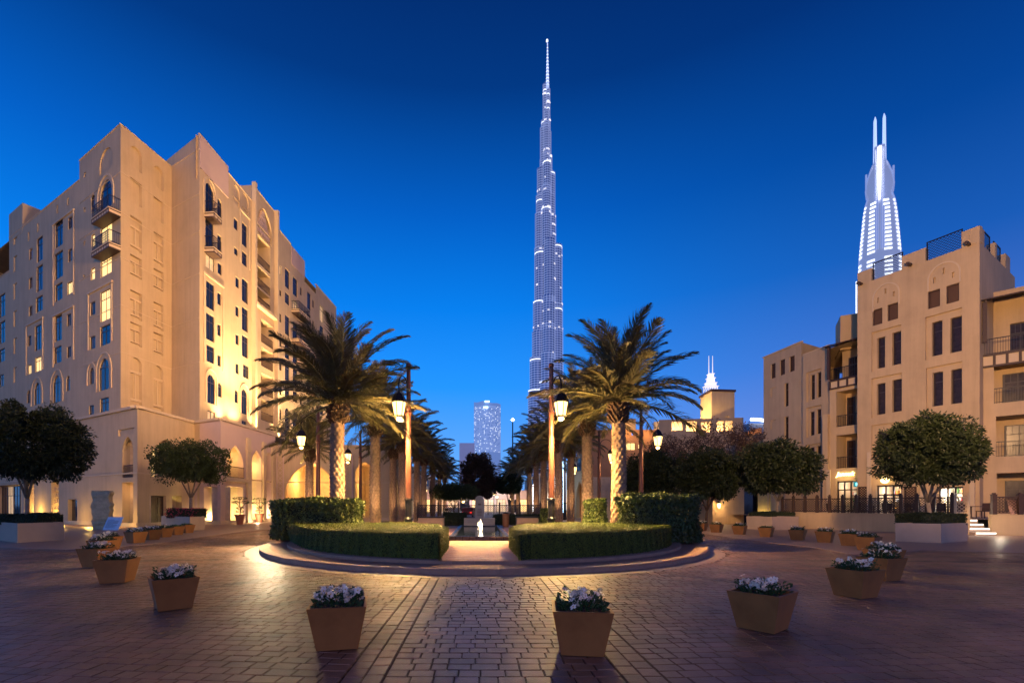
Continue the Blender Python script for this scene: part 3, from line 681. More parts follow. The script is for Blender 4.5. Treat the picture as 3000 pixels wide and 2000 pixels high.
for x, y in ((2523, 832), (2667, 776), (2838, 716)):
    u, z = RM.uv(x, y); mb.tube([RM.P(u, z, -.1), RM.P(u + .1, z - .1, .75)], .13, 8)
ob('timber_spout', mb.mesh('timber_spout', M_WOOD), apt)
mb = MB(); wall(mb, RS, 0, RS.len, 0, zrail, [(RS.len * .55, RS.len * .75, 8, 10, None, .3)], .3); prism_top(mb, [RM.P(0, 0)[:2], RM.P(RM.len, 0)[:2], RS.P(RS.len, 0)[:2], (47, 50), (42.5, 52)], zrail - .01)
F = Facade((42.5, 52), RM.P(0, 0)[:2]); mb.quad(F.P(0, 0), F.P(F.len, 0), F.P(F.len, zrail), F.P(0, zrail)); ob('side_wall', mb.mesh('side_wall', M_PLASTER2), apt)
# sunken balconies
def bay(F, bld, u0, u1, z0, z1, rects, m=None, depth=1.7, doors=True, lit=None):
    mb = MB(); hs = [(*q, None, depth) for q in rects]; wall(mb, F, u0, u1, z0, z1, hs, depth)
    for q in rects:
        mb.quad(F.P(q[0], q[2], -depth), F.P(q[1], q[2], -depth), F.P(q[1], q[3], -depth), F.P(q[0], q[3], -depth))
        w = q[1] - q[0]
        window(F, bld, (q[0] + w * .12, q[0] + w * .42, q[2] + .02, q[3] - .5), 'brown', None, depth - .02); window(F, bld, (q[0] + w * .6, q[0] + w * .92, q[2] + .02, q[3] - .5), 'brown', None, depth - .02)
        rail(F, bld, q[0], q[1], q[2], 1.1, -.1)
    ob('wall', mb.mesh('wall', m or M_PLASTER2), bld)
def rz(F, r_, x=None):
    return F.rect(r_)
lbq = [F_ for F_ in (LB.rect((2450, 2511, 1142, 1247)), LB.rect((2450, 2511, 1272, 1370)))]
zl = LB.uv(2470, 1108)[1]
shopL = LB.rect((2450, 2511, 1408, 1500)); shopL = (shopL[0], shopL[1], Z0, shopL[3])
mb = MB(); hs = [(*q, None, 1.7) for q in lbq] + [(*shopL, None, .5)]; wall(mb, LB, 0, LB.len, 0, zl, hs, .5)
for q in lbq: mb.quad(LB.P(q[0], q[2], -1.7), LB.P(q[1], q[2], -1.7), LB.P(q[1], q[3], -1.7), LB.P(q[0], q[3], -1.7))
F = Facade(LB.P(0, 0, -2.2)[:2], LB.P(LB.len, 0, -2.2)[:2]); mb.quad(F.P(0, zl), F.P(F.len, zl), F.P(F.len, zl + 3.4), F.P(0, zl + 3.4))
mb.quad(LB.P(0, zl), LB.P(LB.len, zl), LB.P(LB.len, zl, -2.2), LB.P(0, zl, -2.2))
fbox(mb, LB, -.45, .0, 0, EYE + (HY - 1212) / FP * 44, -.3, .3)
ob('wall', mb.mesh('wall', M_PLASTER2), apt)
for q in lbq:
    w = q[1] - q[0]; window(LB, apt, (q[0] + w * .1, q[0] + w * .42, q[2] + .02, q[3] - .4), 'brown', None, 1.68); rail(LB, apt, q[0], q[1], q[2], 1.05, -.1)
rail(LB, apt, 0, LB.len, zl, 1.1, -.1)
window(F, apt, (.6, 1.5, zl, zl + 2.3), 'brown', None, 0.0)
def panel_band(F, u0, u1, z, h=.85):
    wb = MB(); fbox(wb, F, u0, u1, z - h, z - h + .14, .01, .14); fbox(wb, F, u0, u1, z - .14, z, .01, .14)
    n = int((u1 - u0) / .62)
    for i in range(n + 1): u = u0 + (u1 - u0 - .12) * i / n; fbox(wb, F, u, u + .14, z - h + .14, z - .14, .012, .13)
    ob('timber_band', wb.mesh('timber_band', M_WOOD), apt)
    pb_ = MB(); fbox(pb_, F, u0, u1, z - h + .1, z - .1, -.02, .05); ob('plaster_panel', pb_.mesh('plaster_panel', M_TRIM), apt)
panel_band(LB, 0, LB.len, zl)
def pergola(F, u0, u1, z, d0, d1, rise=.5, n=16, posts=()):
    """slatted timber roof from the wall (-d0) out to (+d1), sloping down outwards"""
    p = thing('pergola_roof', '', 'x') if False else None
    mb = MB()
    for k in range(3): u = u0 + (u1 - u0) * k / 2 - .05; mb.tube([F.P(u, z + rise, -d0), F.P(u, z, d1)], .08, 4)
    beam = ob('pergola_beam', mb.mesh('pergola_beam', M_WOOD), apt)
    for i in range(n):
        t = (i + .5) / n; o = -d0 + (d0 + d1) * t; zz = z + rise * (1 - t) + .1
        sb = MB(); fbox(sb, F, u0 - .3, u1 + .15, zz, zz + .07, o - .06, o + .06); ob('pergola_slat', sb.mesh('pergola_slat', M_WOOD), apt)
    if posts:
        qb = MB()
        for u in posts: fbox(qb, F, u, u + .22, z - 2.9, z, d1 - .35, d1 - .13)
        ob('pergola_post', qb.mesh('pergola_post', M_WOOD), apt)
pergola(LB, .0, LB.len - .05, zl + 3.0, 2.0, .6, .75, 14, posts=(.02,))
SBr = [SB.rect(r_) for r_ in ((2370, 2383, 1097, 1170), (2389, 2403, 1090, 1163), (2368, 2382, 1205, 1275), (2388, 2403, 1198, 1270), (2368, 2382, 1310, 1343), (2388, 2403, 1305, 1341))]
zs = EYE + (HY - 1019) / FP * 45.4
deep_wall(SB, apt, 0, zs, SBr, [(2362, 2406, 1085, 1172), (2362, 2406, 1190, 1278), (2362, 2406, 1300, 1346)], d2=.3)
mb = MB(); coping(mb, SB, 0, SB.len, zs, .03, .08); fbox(mb, SB, 0, SB.len, SB.uv(2390, 1362)[1], SB.uv(2390, 1350)[1], .0, .15); ob('coping', mb.mesh('coping', M_TRIM), apt)
BKr = [BK.rect(r_) for r_ in ((2298, 2310, 1122, 1190), (2298, 2310, 1220, 1286))]; latb = [BK.rect(r_) for r_ in ((2259, 2272, 1065, 1108), (2285, 2300, 1053, 1098), (2313, 2328, 1043, 1088))]
zb = EYE + 16.5; nb = [BK.rect(r_) for r_ in ((2258, 2273, 1135, 1162), (2258, 2273, 1230, 1256))]
mb = MB(); wall(mb, BK, 0, BK.len, 0, zb, [(*q, None, .3) for q in BKr] + [(*q, None, .2) for q in latb] + [(*q, None, .08) for q in nb], .3)
for q in nb: mb.quad(BK.P(q[0], q[2], -.08), BK.P(q[1], q[2], -.08), BK.P(q[1], q[3], -.08), BK.P(q[0], q[3], -.08))
ob('wall', mb.mesh('wall', M_PLASTER2), apt)
for q in BKr: window(BK, apt, q, 'brown')
for q in latb: lattice_panel(BK, q, apt, pitch=.18)
F = Facade(BK.P(BK.len, 0)[:2], (BK.B.x + 6.5, BK.B.y + 3.5)); mb = MB(); mb.quad(F.P(0, 0), F.P(F.len, 0), F.P(F.len, zb), F.P(0, zb))
F = Facade((BK.A.x + 6, BK.A.y + 10), BK.A[:2]); mb.quad(F.P(0, 0), F.P(F.len, 0), F.P(F.len, zb), F.P(0, zb))
F = Facade(SB.A[:2], BK.B[:2]); mb.quad(F.P(0, 0), F.P(F.len, 0), F.P(F.len, zs), F.P(0, zs))
prism_top(mb, [SB.A[:2], SB.B[:2], LB.B[:2], (42, 52), (36, 56)], zs - .3); prism_top(mb, [BK.A[:2], BK.B[:2], (BK.B.x + 6.5, BK.B.y + 3.5), (BK.A.x + 6, BK.A.y + 10)], zb - .01)
ob('side_wall', mb.mesh('side_wall', M_PLASTER2), apt)
mb = MB(); coping(mb, BK, -.1, BK.len + .1, zb, .1, .12); ob('coping', mb.mesh('coping', M_TRIM), apt)
mb = MB(); mb.box(0, 3.4, 0, 3, 0, 3.2, Matrix.Translation(at(2462, 44.6, 1025)) @ Matrix.Rotation(R(-30), 4, 'Z')); ob('stair_head', mb.mesh('stair_head', M_PLASTER2), apt)
# wing with deep balconies
gq = [(2912, 1063, 1180), (2918, 1218, 1337), (2920, 1385, 1500)]
wq = []
for x, y0, y1 in gq:
    u0 = WG.uv(x, y0)[0]; zt_, zb_ = WG.uv(x + 20, y0)[1], WG.uv(x + 20, y1)[1]; wq.append((u0, WG.len - .3, zb_, zt_))
ztop = WG.uv(2920, 1035)[1]
bay(WG, apt, 0, WG.len, 0, ztop, wq, depth=2.0)
rail(WG, apt, .2, WG.len, ztop, 1.15, -.1); panel_band(WG, 0, WG.len, ztop, .95)
pergola(WG, .3, WG.len, ztop + 3.7, 2.6, .7, .9, 18, posts=(.1,))
F = Facade(WG.P(.4, 0, -2.6)[:2], WG.P(WG.len, 0, -2.6)[:2]); mb = MB(); wall(mb, F, 0, F.len, ztop, ztop + 5.2, [(1.2, 2.3, ztop + .02, ztop + 2.6, None, .3), (3.2, 4.6, ztop + .02, ztop + 2.6, None, .3)], .3)
mb.quad(WG.P(0, ztop, 0), WG.P(WG.len, ztop, 0), WG.P(WG.len, ztop, -3), WG.P(0, ztop, -3)); ob('wall', mb.mesh('wall', M_PLASTER2), apt)
window(F, apt, (1.2, 2.3, ztop + .02, ztop + 2.6), 'brown'); window(F, apt, (3.2, 4.6, ztop + .02, ztop + 2.6), 'brown')
# shops
def shop(F, q, lights, glass_split=3, depth=2.6):
    rb = MB(); room(F, q[0], q[1], q[2], q[3], .5, depth, rb); ob('shop_interior', rb.mesh('shop_interior', M_SHOP), apt)
    fb = MB(); n = glass_split; w = q[1] - q[0]
    for i in range(n + 1): u = q[0] + (w - .1) * i / n; fbox(fb, F, u, u + .1, q[2], q[3], -.3, -.2)
    fbox(fb, F, q[0], q[1], q[3] - .12, q[3], -.302, -.198); fbox(fb, F, q[0], q[1], q[3] - .85, q[3] - .75, -.302, -.198); fbox(fb, F, q[0], q[1], q[2], q[2] + .12, -.302, -.198)
    ob('shopfront', fb.mesh('shopfront', M_FRAME), apt)
    sb = MB()
    for i in range(3): fbox(sb, F, q[0] + .1, q[1] - .1, q[2] + .5 + i * .6, q[2] + .55 + i * .6, -depth + .02, -depth + .4)
    ob('shelf', sb.mesh('shelf', M_WOOD), apt)
    gb = {}
    for i in range(26):
        c = random.choice(['red_goods', 'white_goods', 'amber_goods', 'green_goods']); b = gb.setdefault(c, MB())
        u = random.uniform(q[0] + .2, q[1] - .4); k = random.randrange(3); fbox(b, F, u, u + random.uniform(.08, .2), q[2] + .552 + k * .6, q[2] + .6 + k * .6 + random.uniform(.1, .35), -depth + .05, -depth + .35)
    cc = {'red_goods': (.5, .06, .04), 'white_goods': (.75, .72, .68), 'amber_goods': (.7, .35, .08), 'green_goods': (.1, .3, .12)}
    for c, b in gb.items(): ob('goods', b.mesh('goods', mat(c, cc[c], .6)), apt, kind='stuff')
    for k, e, c in lights: inl(F, q[0] + w * k, q[3] - .5, -1.4, e, c, .15)
    hb = MB()
    for i in range(3): fbox(hb, F, q[0] + w * (i + .5) / 3 - .12, q[0] + w * (i + .5) / 3 + .12, q[3] - .06, q[3] - .01, -1.6, -1.3)
    ob('ceiling_light', hb.mesh('ceiling_light', M_WHITE), apt)
shop(LB, shopL, [(.5, 60, (1, .85, .65))]); shop(RM, shops[0], [(.3, 50, (1, .72, .4)), (.8, 50, (.9, .9, 1))]); shop(RM, shops[1], [(.2, 90, (.85, .92, 1)), (.7, 110, (1, .72, .38))])
mb = MB(); fbox(mb, LB, shopL[0] + 1.3, shopL[1], shopL[3] - .55, shopL[3] - .1, -.18, -.14); ob('teal_fascia', mb.mesh('teal_fascia', mat('teal_panel', (.02, .2, .26), .4, emis=(.02, .35, .5), estr=.35)), apt)
mb = MB(); fbox(mb, LB, shopL[0] + 1.5, shopL[0] + 1.85, shopL[3] - .45, shopL[3] - .2, -.13, -.1); ob('fascia_lamp', mb.mesh('fascia_lamp', M_TEAL), apt)
mb = MB(); fbox(mb, RM, shops[1][0] + 1.6, shops[1][0] + 2.1, shops[1][3] - .3, shops[1][3] - .1, -.18, -.14); ob('fascia_lamp', mb.mesh('fascia_lamp', M_TEAL), apt)
for r_ in ((2516, 2543, 1425, 1500), (2651, 2686, 1425, 1502)):
    q = RM.rect(r_); lattice_panel(RM, (q[0], q[1], Z0, q[3]), apt, .06, .2, 'lattice_screen', M_WOOD, .03, back=False)
# pale lit downpipes / pilasters
mb = MB()
for x in (2548, 2705, 2850): u = RM.uv(x, 1400)[0]; fbox(mb, RM, u - .14, u + .14, Z0, 6.2, .003, .16)
for x in (2434,): u = LB.uv(x, 1400)[0]; fbox(mb, LB, u - .16, u + .16, Z0, 5.0, .303, .45)
ob('pilaster', mb.mesh('pilaster', M_TRIM), apt)
for x in (2548, 2705): u = RM.uv(x, 1400)[0]; light('SPOT', RM.P(u, Z0 + .2, .6), 60, (1, .6, .25), .06, RM.P(u, 5, .1), 60, 1, 'pilaster_uplight')
# glowing shop signs
def text_sign(name, body, F, px, py, size, m, parent, off=.08, ext=.02, shear=.3, font=None):
    c = bpy.data.curves.new(name, 'FONT'); c.body = body; c.size = size; c.extrude = ext; c.align_x = 'CENTER'; c.align_y = 'CENTER'; c.shear = shear; c.offset = .012
    o = bpy.data.objects.new(name + '_tmp', c); COL.objects.link(o); dg = bpy.context.evaluated_depsgraph_get(); me = bpy.data.meshes.new_from_object(o.evaluated_get(dg)); bpy.data.objects.remove(o)
    me.materials.clear(); me.materials.append(m); u, z = F.uv(px, py)
    return me, F.M(u, z, off) @ Matrix.Rotation(R(90), 4, 'X')
me, M = text_sign('shop_sign', 'Jannuk', LB, 2477, 1388, .52, M_SIGN, None); me2 = me
so = ob('shop_sign', me, None, M=M); tag(so, 'glowing yellow script letters above the teal fronted shop', 'sign')
u, z = RM.uv(2596, 1404); mb = MB(); mb.lathe((0, 0), [(.0, -.02), (.30, -.02), (.32, .0), (.30, .04), (0.001, .05)], 20)
so = ob('round_sign', mb.mesh('round_sign', M_SIGN), None, M=RM.M(u, z, .2) @ Matrix.Rotation(R(90), 4, 'X')); tag(so, 'round glowing yellow emblem sign on the wall beside the tree crown', 'sign')
mb = MB(); mb.box(-.16, .16, -.03, .03, .052, .06, Matrix.Rotation(R(50), 4, 'Z')); mb.box(-.1, .12, -.025, .025, .053, .061, Matrix.Rotation(R(-40), 4, 'Z')); o = ob('emblem', mb.mesh('emblem', M_FRAME), so, world=False)
light('POINT', LB.P(*LB.uv(2480, 1400), .7), 30, (1, .7, .3)); light('POINT', RM.P(*RM.uv(2596, 1404), .6), 14, (1, .7, .3))
#=PART3=
# ------------------------------------------------------------------ ground
ICX, ICY, IAX, IAY = 0.2, 22.0, 9.2, 10.42     # island ellipse
def isl(t, d=0.): return (ICX + (IAX - d) * math.cos(t), ICY + (IAY - d) * math.sin(t))
mb = MB(); mb.quad((-2600, -200, -.03), (2600, -200, -.03), (2600, 3800, -.03), (-2600, 3800, -.03))
g = ob('ground', mb.mesh('ground', mat('joint_sand', (.085, .055, .042), .85, .2, 3, .4, 40)), kind='structure')
def paver_mat(name, rnd):
    m = mat(name, (.20, .112, .072), .45, .22, 1.1, .28, 55, spec=.45, attr=None if rnd else 'tone')
    t = m.node_tree; n = t.nodes; l = t.links; b = n['Principled BSDF']
    # worn, slightly polished centre: roughness varies over the square
    tcn = n.new('ShaderNodeNewGeometry'); no = n.new('ShaderNodeTexNoise'); no.inputs['Scale'].default_value = .45; no.inputs['Detail'].default_value = 5
    l.new(tcn.outputs['Position'], no.inputs['Vector']); mr_ = n.new('ShaderNodeMapRange'); l.new(no.outputs['Fac'], mr_.inputs[0])
    mr_.inputs[1].default_value = .3; mr_.inputs[2].default_value = .7; mr_.inputs[3].default_value = .30; mr_.inputs[4].default_value = .52
    l.new(mr_.outputs[0], b.inputs['Roughness'])
    # old stains and traffic wear that stay put on the stones
    n2 = n.new('ShaderNodeTexNoise'); n2.inputs['Scale'].default_value = .55; n2.inputs['Detail'].default_value = 9; n2.inputs['Roughness'].default_value = .68
    l.new(tcn.outputs['Position'], n2.inputs['Vector']); m2 = n.new('ShaderNodeMapRange'); l.new(n2.outputs['Fac'], m2.inputs[0])
    m2.inputs[1].default_value = .35; m2.inputs[2].default_value = .62; m2.inputs[3].default_value = .62; m2.inputs[4].default_value = 1.12
    src = b.inputs['Base Color'].links[0].from_socket; mx = n.new('ShaderNodeMix'); mx.data_type = 'RGBA'; mx.blend_type = 'MULTIPLY'; mx.inputs[0].default_value = 1
    l.new(src, mx.inputs[6]); l.new(m2.outputs[0], mx.inputs[7]); l.new(mx.outputs[2], b.inputs['Base Color'])
    return m
M_PAV = paver_mat('paver_stone', False)
# pavers: position, size, rotation, tone
def inside(x, y, d=0.): return ((x - ICX) / (IAX + d)) ** 2 + ((y - ICY) / (IAY + d)) ** 2 < 1
SL, SR = -.93, 1.42
def seg_d(x, y, a, b):
    ax, ay = a; bx, by = b; t = ((x - ax) * (bx - ax) + (y - ay) * (by - ay)) / ((bx - ax) ** 2 + (by - ay) ** 2); t = min(1, max(0, t))
    return math.hypot(x - ax - t * (bx - ax), y - ay - t * (by - ay))
BANDS = [(at(590, gd(1722)), at(950, gd(1673))), (at(950, gd(1673)), at(700, gd(1618))), (at(60, gd(1648)), at(640, gd(1639))), (at(1940, gd(1682)), at(2250, gd(1712))), (at(2240, gd(1640)), at(3050, gd(1646))), (at(1990, gd(1655)), at(2080, gd(1625)))]
pav = []; YMAX = 29.0
def region(x, y):
    if SL < x < SR: return 0
    if SL - .42 < x < SL or SR < x < SR + .42: return 3
    return 1 if x < SL else 2
def emit(x, y, w, h, rot, reg):
    if abs(x) > 1.16 * y + 3.2 or y > YMAX: return
    if inside(x, y, .52): return
    if reg >= 0 and (region(x, y) != reg): return
    t = 1.0
    for a, b in BANDS:
        if seg_d(x, y, a, b) < .17: t = .5
    if inside(x, y, .95): t = 1.25
    pav.append((x, y, w, h, rot, t))
PR_, PC = .19, .24
def fill(reg, rot, x0, x1, y0, y1, rh=.19, wmin=.17, wmax=.30):
    c, s_ = math.cos(rot), math.sin(rot); y = y0
    while y < y1:
        x = x0 + random.uniform(-.2, 0); 
        while x < x1:
            w = random.uniform(wmin, wmax); xc, yc = x + w / 2, y + rh / 2
            X, Y = xc * c - yc * s_, xc * s_ + yc * c
            emit(X, Y, w, rh, rot, reg); x += w
        y += rh
y = 3.0
while y < 12.4:
    ws = []
    while sum(ws) < SR - SL: ws.append(random.uniform(.17, .30))
    k_ = (SR - SL) / sum(ws); x = SL
    for w in ws: emit(x + w * k_ / 2, y + .095, w * k_, .19, 0, 0); x += w * k_
    y += .19
# strip joints are parallel to the axis: clip to the strip
for sgn, xb in ((-1, SL - .42), (1, SR + .42)):
    ph = R(5 if sgn < 0 else 4)
    for row in range(-18, 190):
        s0 = 0.0
        while s0 < 36:
            w = random.uniform(.17, .30); s_ = s0 + w / 2; s0 += w
            X = xb + sgn * s_ * math.cos(ph); Y = row * .191 + s_ * math.sin(ph)
            if Y > 1 and Y < YMAX + .5: emit(X, Y, w, .19, sgn * ph, -1)
for x0 in (SL - .41, SR + .01):
    for k in range(2):
        y = 3.2
        while y < 12.5:
            h = random.uniform(.2, .3); emit(x0 + .1 + k * .2, y + h / 2, .2, h, 0, 3); y += h
pav = np.array(pav)
print('pavers', len(pav))
def paver_geo(P, jit):
    n = len(P); gap = .010; bev = .006
    hw = P[:, 2] / 2 - gap / 2; hh = P[:, 3] / 2 - gap / 2; c, s_ = np.cos(P[:, 4]), np.sin(P[:, 4])
    V = np.zeros((n, 8, 3)); zt = .004 + jit[:, 0]
    for i, (a, b, lv) in enumerate([(-1, -1, 0), (1, -1, 0), (1, 1, 0), (-1, 1, 0), (-1, -1, 1), (1, -1, 1), (1, 1, 1), (-1, 1, 1)]):
        ex, ey = a * (hw - bev * lv), b * (hh - bev * lv)
        V[:, i, 0] = P[:, 0] + ex * c - ey * s_; V[:, i, 1] = P[:, 1] + ex * s_ + ey * c
        V[:, i, 2] = -.03 if lv == 0 else zt + jit[:, 1] * a + jit[:, 2] * b
        if lv == 0: V[:, i, 2] = -.012
    Q = np.array([(4, 5, 6, 7), (0, 1, 5, 4), (1, 2, 6, 5), (2, 3, 7, 6), (3, 0, 4, 7)])
    F_ = (np.arange(n)[:, None, None] * 8 + Q[None]).reshape(-1, 4)
    return V.reshape(-1, 3), F_
jit = np.stack([rng.uniform(-.002, .002, len(pav)), rng.normal(0, .0009, len(pav)), rng.normal(0, .0009, len(pav))], 1)
tone = pav[:, 5:6] * (rng.uniform(.80, 1.15, (len(pav), 1))) * np.clip(1 + rng.normal(0, .035, (len(pav), 3)), .7, 1.3)
sel = (np.abs(pav[:, 0] - (97 / FP) * pav[:, 1]) < 1.02 * pav[:, 1] * 1.05) & (pav[:, 1] > 4.5)
score = np.where(sel, pav[:, 1] + .25 * np.abs(pav[:, 0]), 1e9); order = np.argsort(score); near = order[:300]; rest = order[300:]
def add_tone(me, cols):
    a = me.attributes.new('tone', 'FLOAT_COLOR', 'FACE'); arr = np.ones((len(cols), 4), np.float32); arr[:, :3] = cols; a.data.foreach_set('color', arr.ravel())
pave = thing('paving', 'x', 'x'); del pave['label']; del pave['category']; pave['kind'] = 'structure'
V, Q = paver_geo(pav[rest], jit[rest]); me = np_mesh('paver_field', V, Q, M_PAV); add_tone(me, np.repeat(tone[rest], 5, 0)); ob('paver_field', me, pave, kind='stuff')
for i in near:
    V, Q = paver_geo(pav[i:i + 1], jit[i:i + 1]); me = np_mesh('paver', V, Q, M_PAV); add_tone(me, np.repeat(tone[i:i + 1], 5, 0)); ob('paver', me, pave)
# far paving as one sheet with fine bond relief
def brick_sheet(name, pts, z, c1, c2, scale, rough=.45, kind='structure'):
    m = bpy.data.materials.new(name); m.use_nodes = True; t = m.node_tree; n = t.nodes; l = t.links; b = n['Principled BSDF']
    ge = n.new('ShaderNodeNewGeometry'); br = n.new('ShaderNodeTexBrick'); l.new(ge.outputs['Position'], br.inputs['Vector'])
    br.inputs['Scale'].default_value = 1; br.inputs['Brick Width'].default_value = scale * 1.5; br.inputs['Row Height'].default_value = scale; br.inputs['Mortar Size'].default_value = .012
    br.inputs['Color1'].default_value = (*c1, 1); br.inputs['Color2'].default_value = (*c2, 1); br.inputs['Mortar'].default_value = tuple(c * .45 for c in c1) + (1,)
    no = n.new('ShaderNodeTexNoise'); no.inputs['Scale'].default_value = .7; no.inputs['Detail'].default_value = 6; l.new(ge.outputs['Position'], no.inputs['Vector'])
    mr_ = n.new('ShaderNodeMapRange'); l.new(no.outputs['Fac'], mr_.inputs[0]); mr_.inputs[3].default_value = .7; mr_.inputs[4].default_value = 1.25
    mx = n.new('ShaderNodeMix'); mx.data_type = 'RGBA'; mx.blend_type = 'MULTIPLY'; mx.inputs[0].default_value = 1
    l.new(br.outputs['Color'], mx.inputs[6]); l.new(mr_.outputs[0], mx.inputs[7]); l.new(mx.outputs[2], b.inputs['Base Color'])
    bp = n.new('ShaderNodeBump'); bp.inputs['Strength'].default_value = .4; bp.inputs['Distance'].default_value = .01; bp.invert = True
    l.new(br.outputs['Fac'], bp.inputs['Height']); l.new(bp.outputs[0], b.inputs['Normal']); b.inputs['Roughness'].default_value = rough
    mb = MB(); mb.add([(p[0], p[1], z) for p in pts], [tuple(range(len(pts)))]); return ob(name, mb.mesh(name, m), kind=kind)
brick_sheet('road', [(-60, 28.2), (60, 28.2), (60, 140), (-60, 140)], -.012, (.20, .105, .07), (.15, .08, .06), .2)
# pale walkways beside the hotel and the terrace (a kerb step up)
def slab(name, pts, z0, z1, m, kind='structure'):
    mb = MB(); n = len(pts); mb.add([(p[0], p[1], z0) for p in pts] + [(p[0], p[1], z1) for p in pts], [tuple(range(n, 2 * n))] + [(i, (i + 1) % n, n + (i + 1) % n, n + i) for i in range(n)])
    return ob(name, mb.mesh(name, m), kind=kind)
M_WALK = mat('walkway_stone', (.30, .20, .155), .45, .14, 1.5, .2, 20)
wp = [at(2010, gd(1556)), at(2200, gd(1583)), at(2400, gd(1606)), at(2480, gd(1622)), at(2560, gd(1625)), at(2700, gd(1612)), at(2900, gd(1618)), at(3120, gd(1625)), (60, 24), (60, 70), (16, 70), (13.6, 36)]
slab('walkway', wp, -.02, .02, M_WALK)
wl = [(-70, 34), (-42, 25.5), at(190, gd(1612)), at(330, gd(1606)), at(470, gd(1592)), at(600, gd(1572)), at(700, gd(1560)), at(820, gd(1548)), (-14, 60), (-14, 80), (-70, 80)]
slab('walkway', wl, -.02, .03, M_WALK)

# ------------------------------------------------------------------ island
isle = thing('traffic_island', 'x', 'x'); del isle['label']; del isle['category']; isle['kind'] = 'structure'
def ring_mesh(d0, d1, z0, z1, t0, t1, n=4):
    """curved kerb stone between insets d0 (outer) and d1 (inner)"""
    mb = MB(); vs = []
    for i in range(n + 1):
        t = t0 + (t1 - t0) * i / n; a, b = isl(t, d0), isl(t, d1); ab = isl(t, d0 + .015)
        vs += [(a[0], a[1], z0), (a[0], a[1], z1 - .015), (ab[0], ab[1], z1), (b[0], b[1], z1), (b[0], b[1], z0)]
    fs = []
    for i in range(n):
        for k in range(4): fs.append((i * 5 + k, (i + 1) * 5 + k, (i + 1) * 5 + k + 1, i * 5 + k + 1))
    fs += [(0, 1, 2, 3, 4), tuple(n * 5 + k for k in (4, 3, 2, 1, 0))]
    mb.add(vs, fs); return mb
M_KERB = mat('kerb_stone', (.38, .235, .15), .7, .15, 3, .25, 40); M_KERBD = mat('kerb_dark_stone', (.10, .07, .055), .55, .2, 3, .25, 40)
NS = 84
for i in range(NS):
    t0 = -PI / 2 + 2 * PI * (i + .5) / NS; t1 = t0 + 2 * PI / NS * .992
    ob('kerb_stone', ring_mesh(0, .34, -.02, .15, t0, t1).mesh('kerb_stone', M_KERBD if False else M_KERB), isle)
    ob('kerb_step', ring_mesh(.95, 1.25, .1, .235, t0, t1).mesh('kerb_step', M_KERB), isle)
mb = MB(); n = 96; mb.add([(*isl(2 * PI * i / n, .33), .146) for i in range(n)], [tuple(range(n))]); ob('island_tread', mb.mesh('island_tread', mat('tread_brick', (.30, .17, .11), .75, .2, 4, .3, 40)), isle)
mb = MB(); mb.add([(*isl(2 * PI * i / n, 1.2), .222) for i in range(n)], [tuple(range(n))]); ob('island_paving', mb.mesh('island_paving', mat('pink_brick_path', (.40, .23, .165), .55, .15, 5, .3, 40)), isle)
mb = MB(); n = 96; mb.add([(*isl(2 * PI * i / n, -.5), -.0) for i in range(n)], [tuple(range(n))]); ob('gutter_band', mb.mesh('gutter_band', mat('gutter_stone', (.27, .18, .14), .5, .15, 3, .3, 40)), isle)
# path tiles of the centre path
tb = []
y = 12.95
mP = mat('path_tile', (.42, .25, .18), .5, .16, 5, .25, 50)
while y < 19.6:
    x = -1.5 + (.1 if int(y * 10) % 2 else 0)
    while x < 1.5:
        b = MB(); b.box(x + .004, x + .236, y + .004, y + .236, .2, .23 + random.uniform(-.0015, .0015)); tb.append(b); x += .24
    y += .24
big = MB()
for k, b in enumerate(tb):
    if k < 300: ob('path_tile', b.mesh('path_tile', mP), isle)
    else: big.add(b.v, b.f)
if big.v: ob('path_tile_field', big.mesh('path_tile_field', mP), isle, kind='stuff')
lawn = MB(); n = 60
for s_ in (-1, 1):
    pts = [isl(t, 1.5) for t in np.linspace(-PI / 2 + .25, PI / 2 - .25, n)]; pts = [(ICX + s_ * (abs(p[0] - ICX)), p[1]) for p in pts if p[1] > 15]
    pts = [(s_ * 3.6 if False else s_ * 2.2, 15)] + pts + [(s_ * 2.2, 31.9)]
    if s_ < 0: pts = pts[::-1]
    lawn.add([(p[0], p[1], .26) for p in pts], [tuple(range(len(pts)))])
o = ob('lawn', lawn.mesh('lawn', M_GRASS), kind='structure')

# ------------------------------------------------------------------ leaf helpers
def leaf_cloud(P, D, size, asp=.45, droop=0., m=None, name='foliage', jitter=.35):
    """P points, D outward directions: one folded leaf (2 quads share the midrib) at each point"""
    n = len(P); D = D / (np.linalg.norm(D, axis=1, keepdims=True) + 1e-9)
    D = D + rng.normal(0, jitter, (n, 3)); D[:, 2] -= droop; D /= np.linalg.norm(D, axis=1, keepdims=True)
    r_ = rng.normal(0, 1, (n, 3)); S_ = np.cross(D, r_); S_ /= np.linalg.norm(S_, axis=1, keepdims=True); Nn = np.cross(D, S_)
    s_ = (size * rng.uniform(.7, 1.3, n))[:, None]
    base = P; tip = P + D * s_; mid = P + D * s_ * .5
    L_ = mid + S_ * s_ * asp * .5 + Nn * s_ * .12; R_ = mid - S_ * s_ * asp * .5 + Nn * s_ * .12
    V = np.stack([base, L_, tip, R_], 1).reshape(-1, 3); Q = np.arange(n * 4).reshape(-1, 4)
    return V, Q
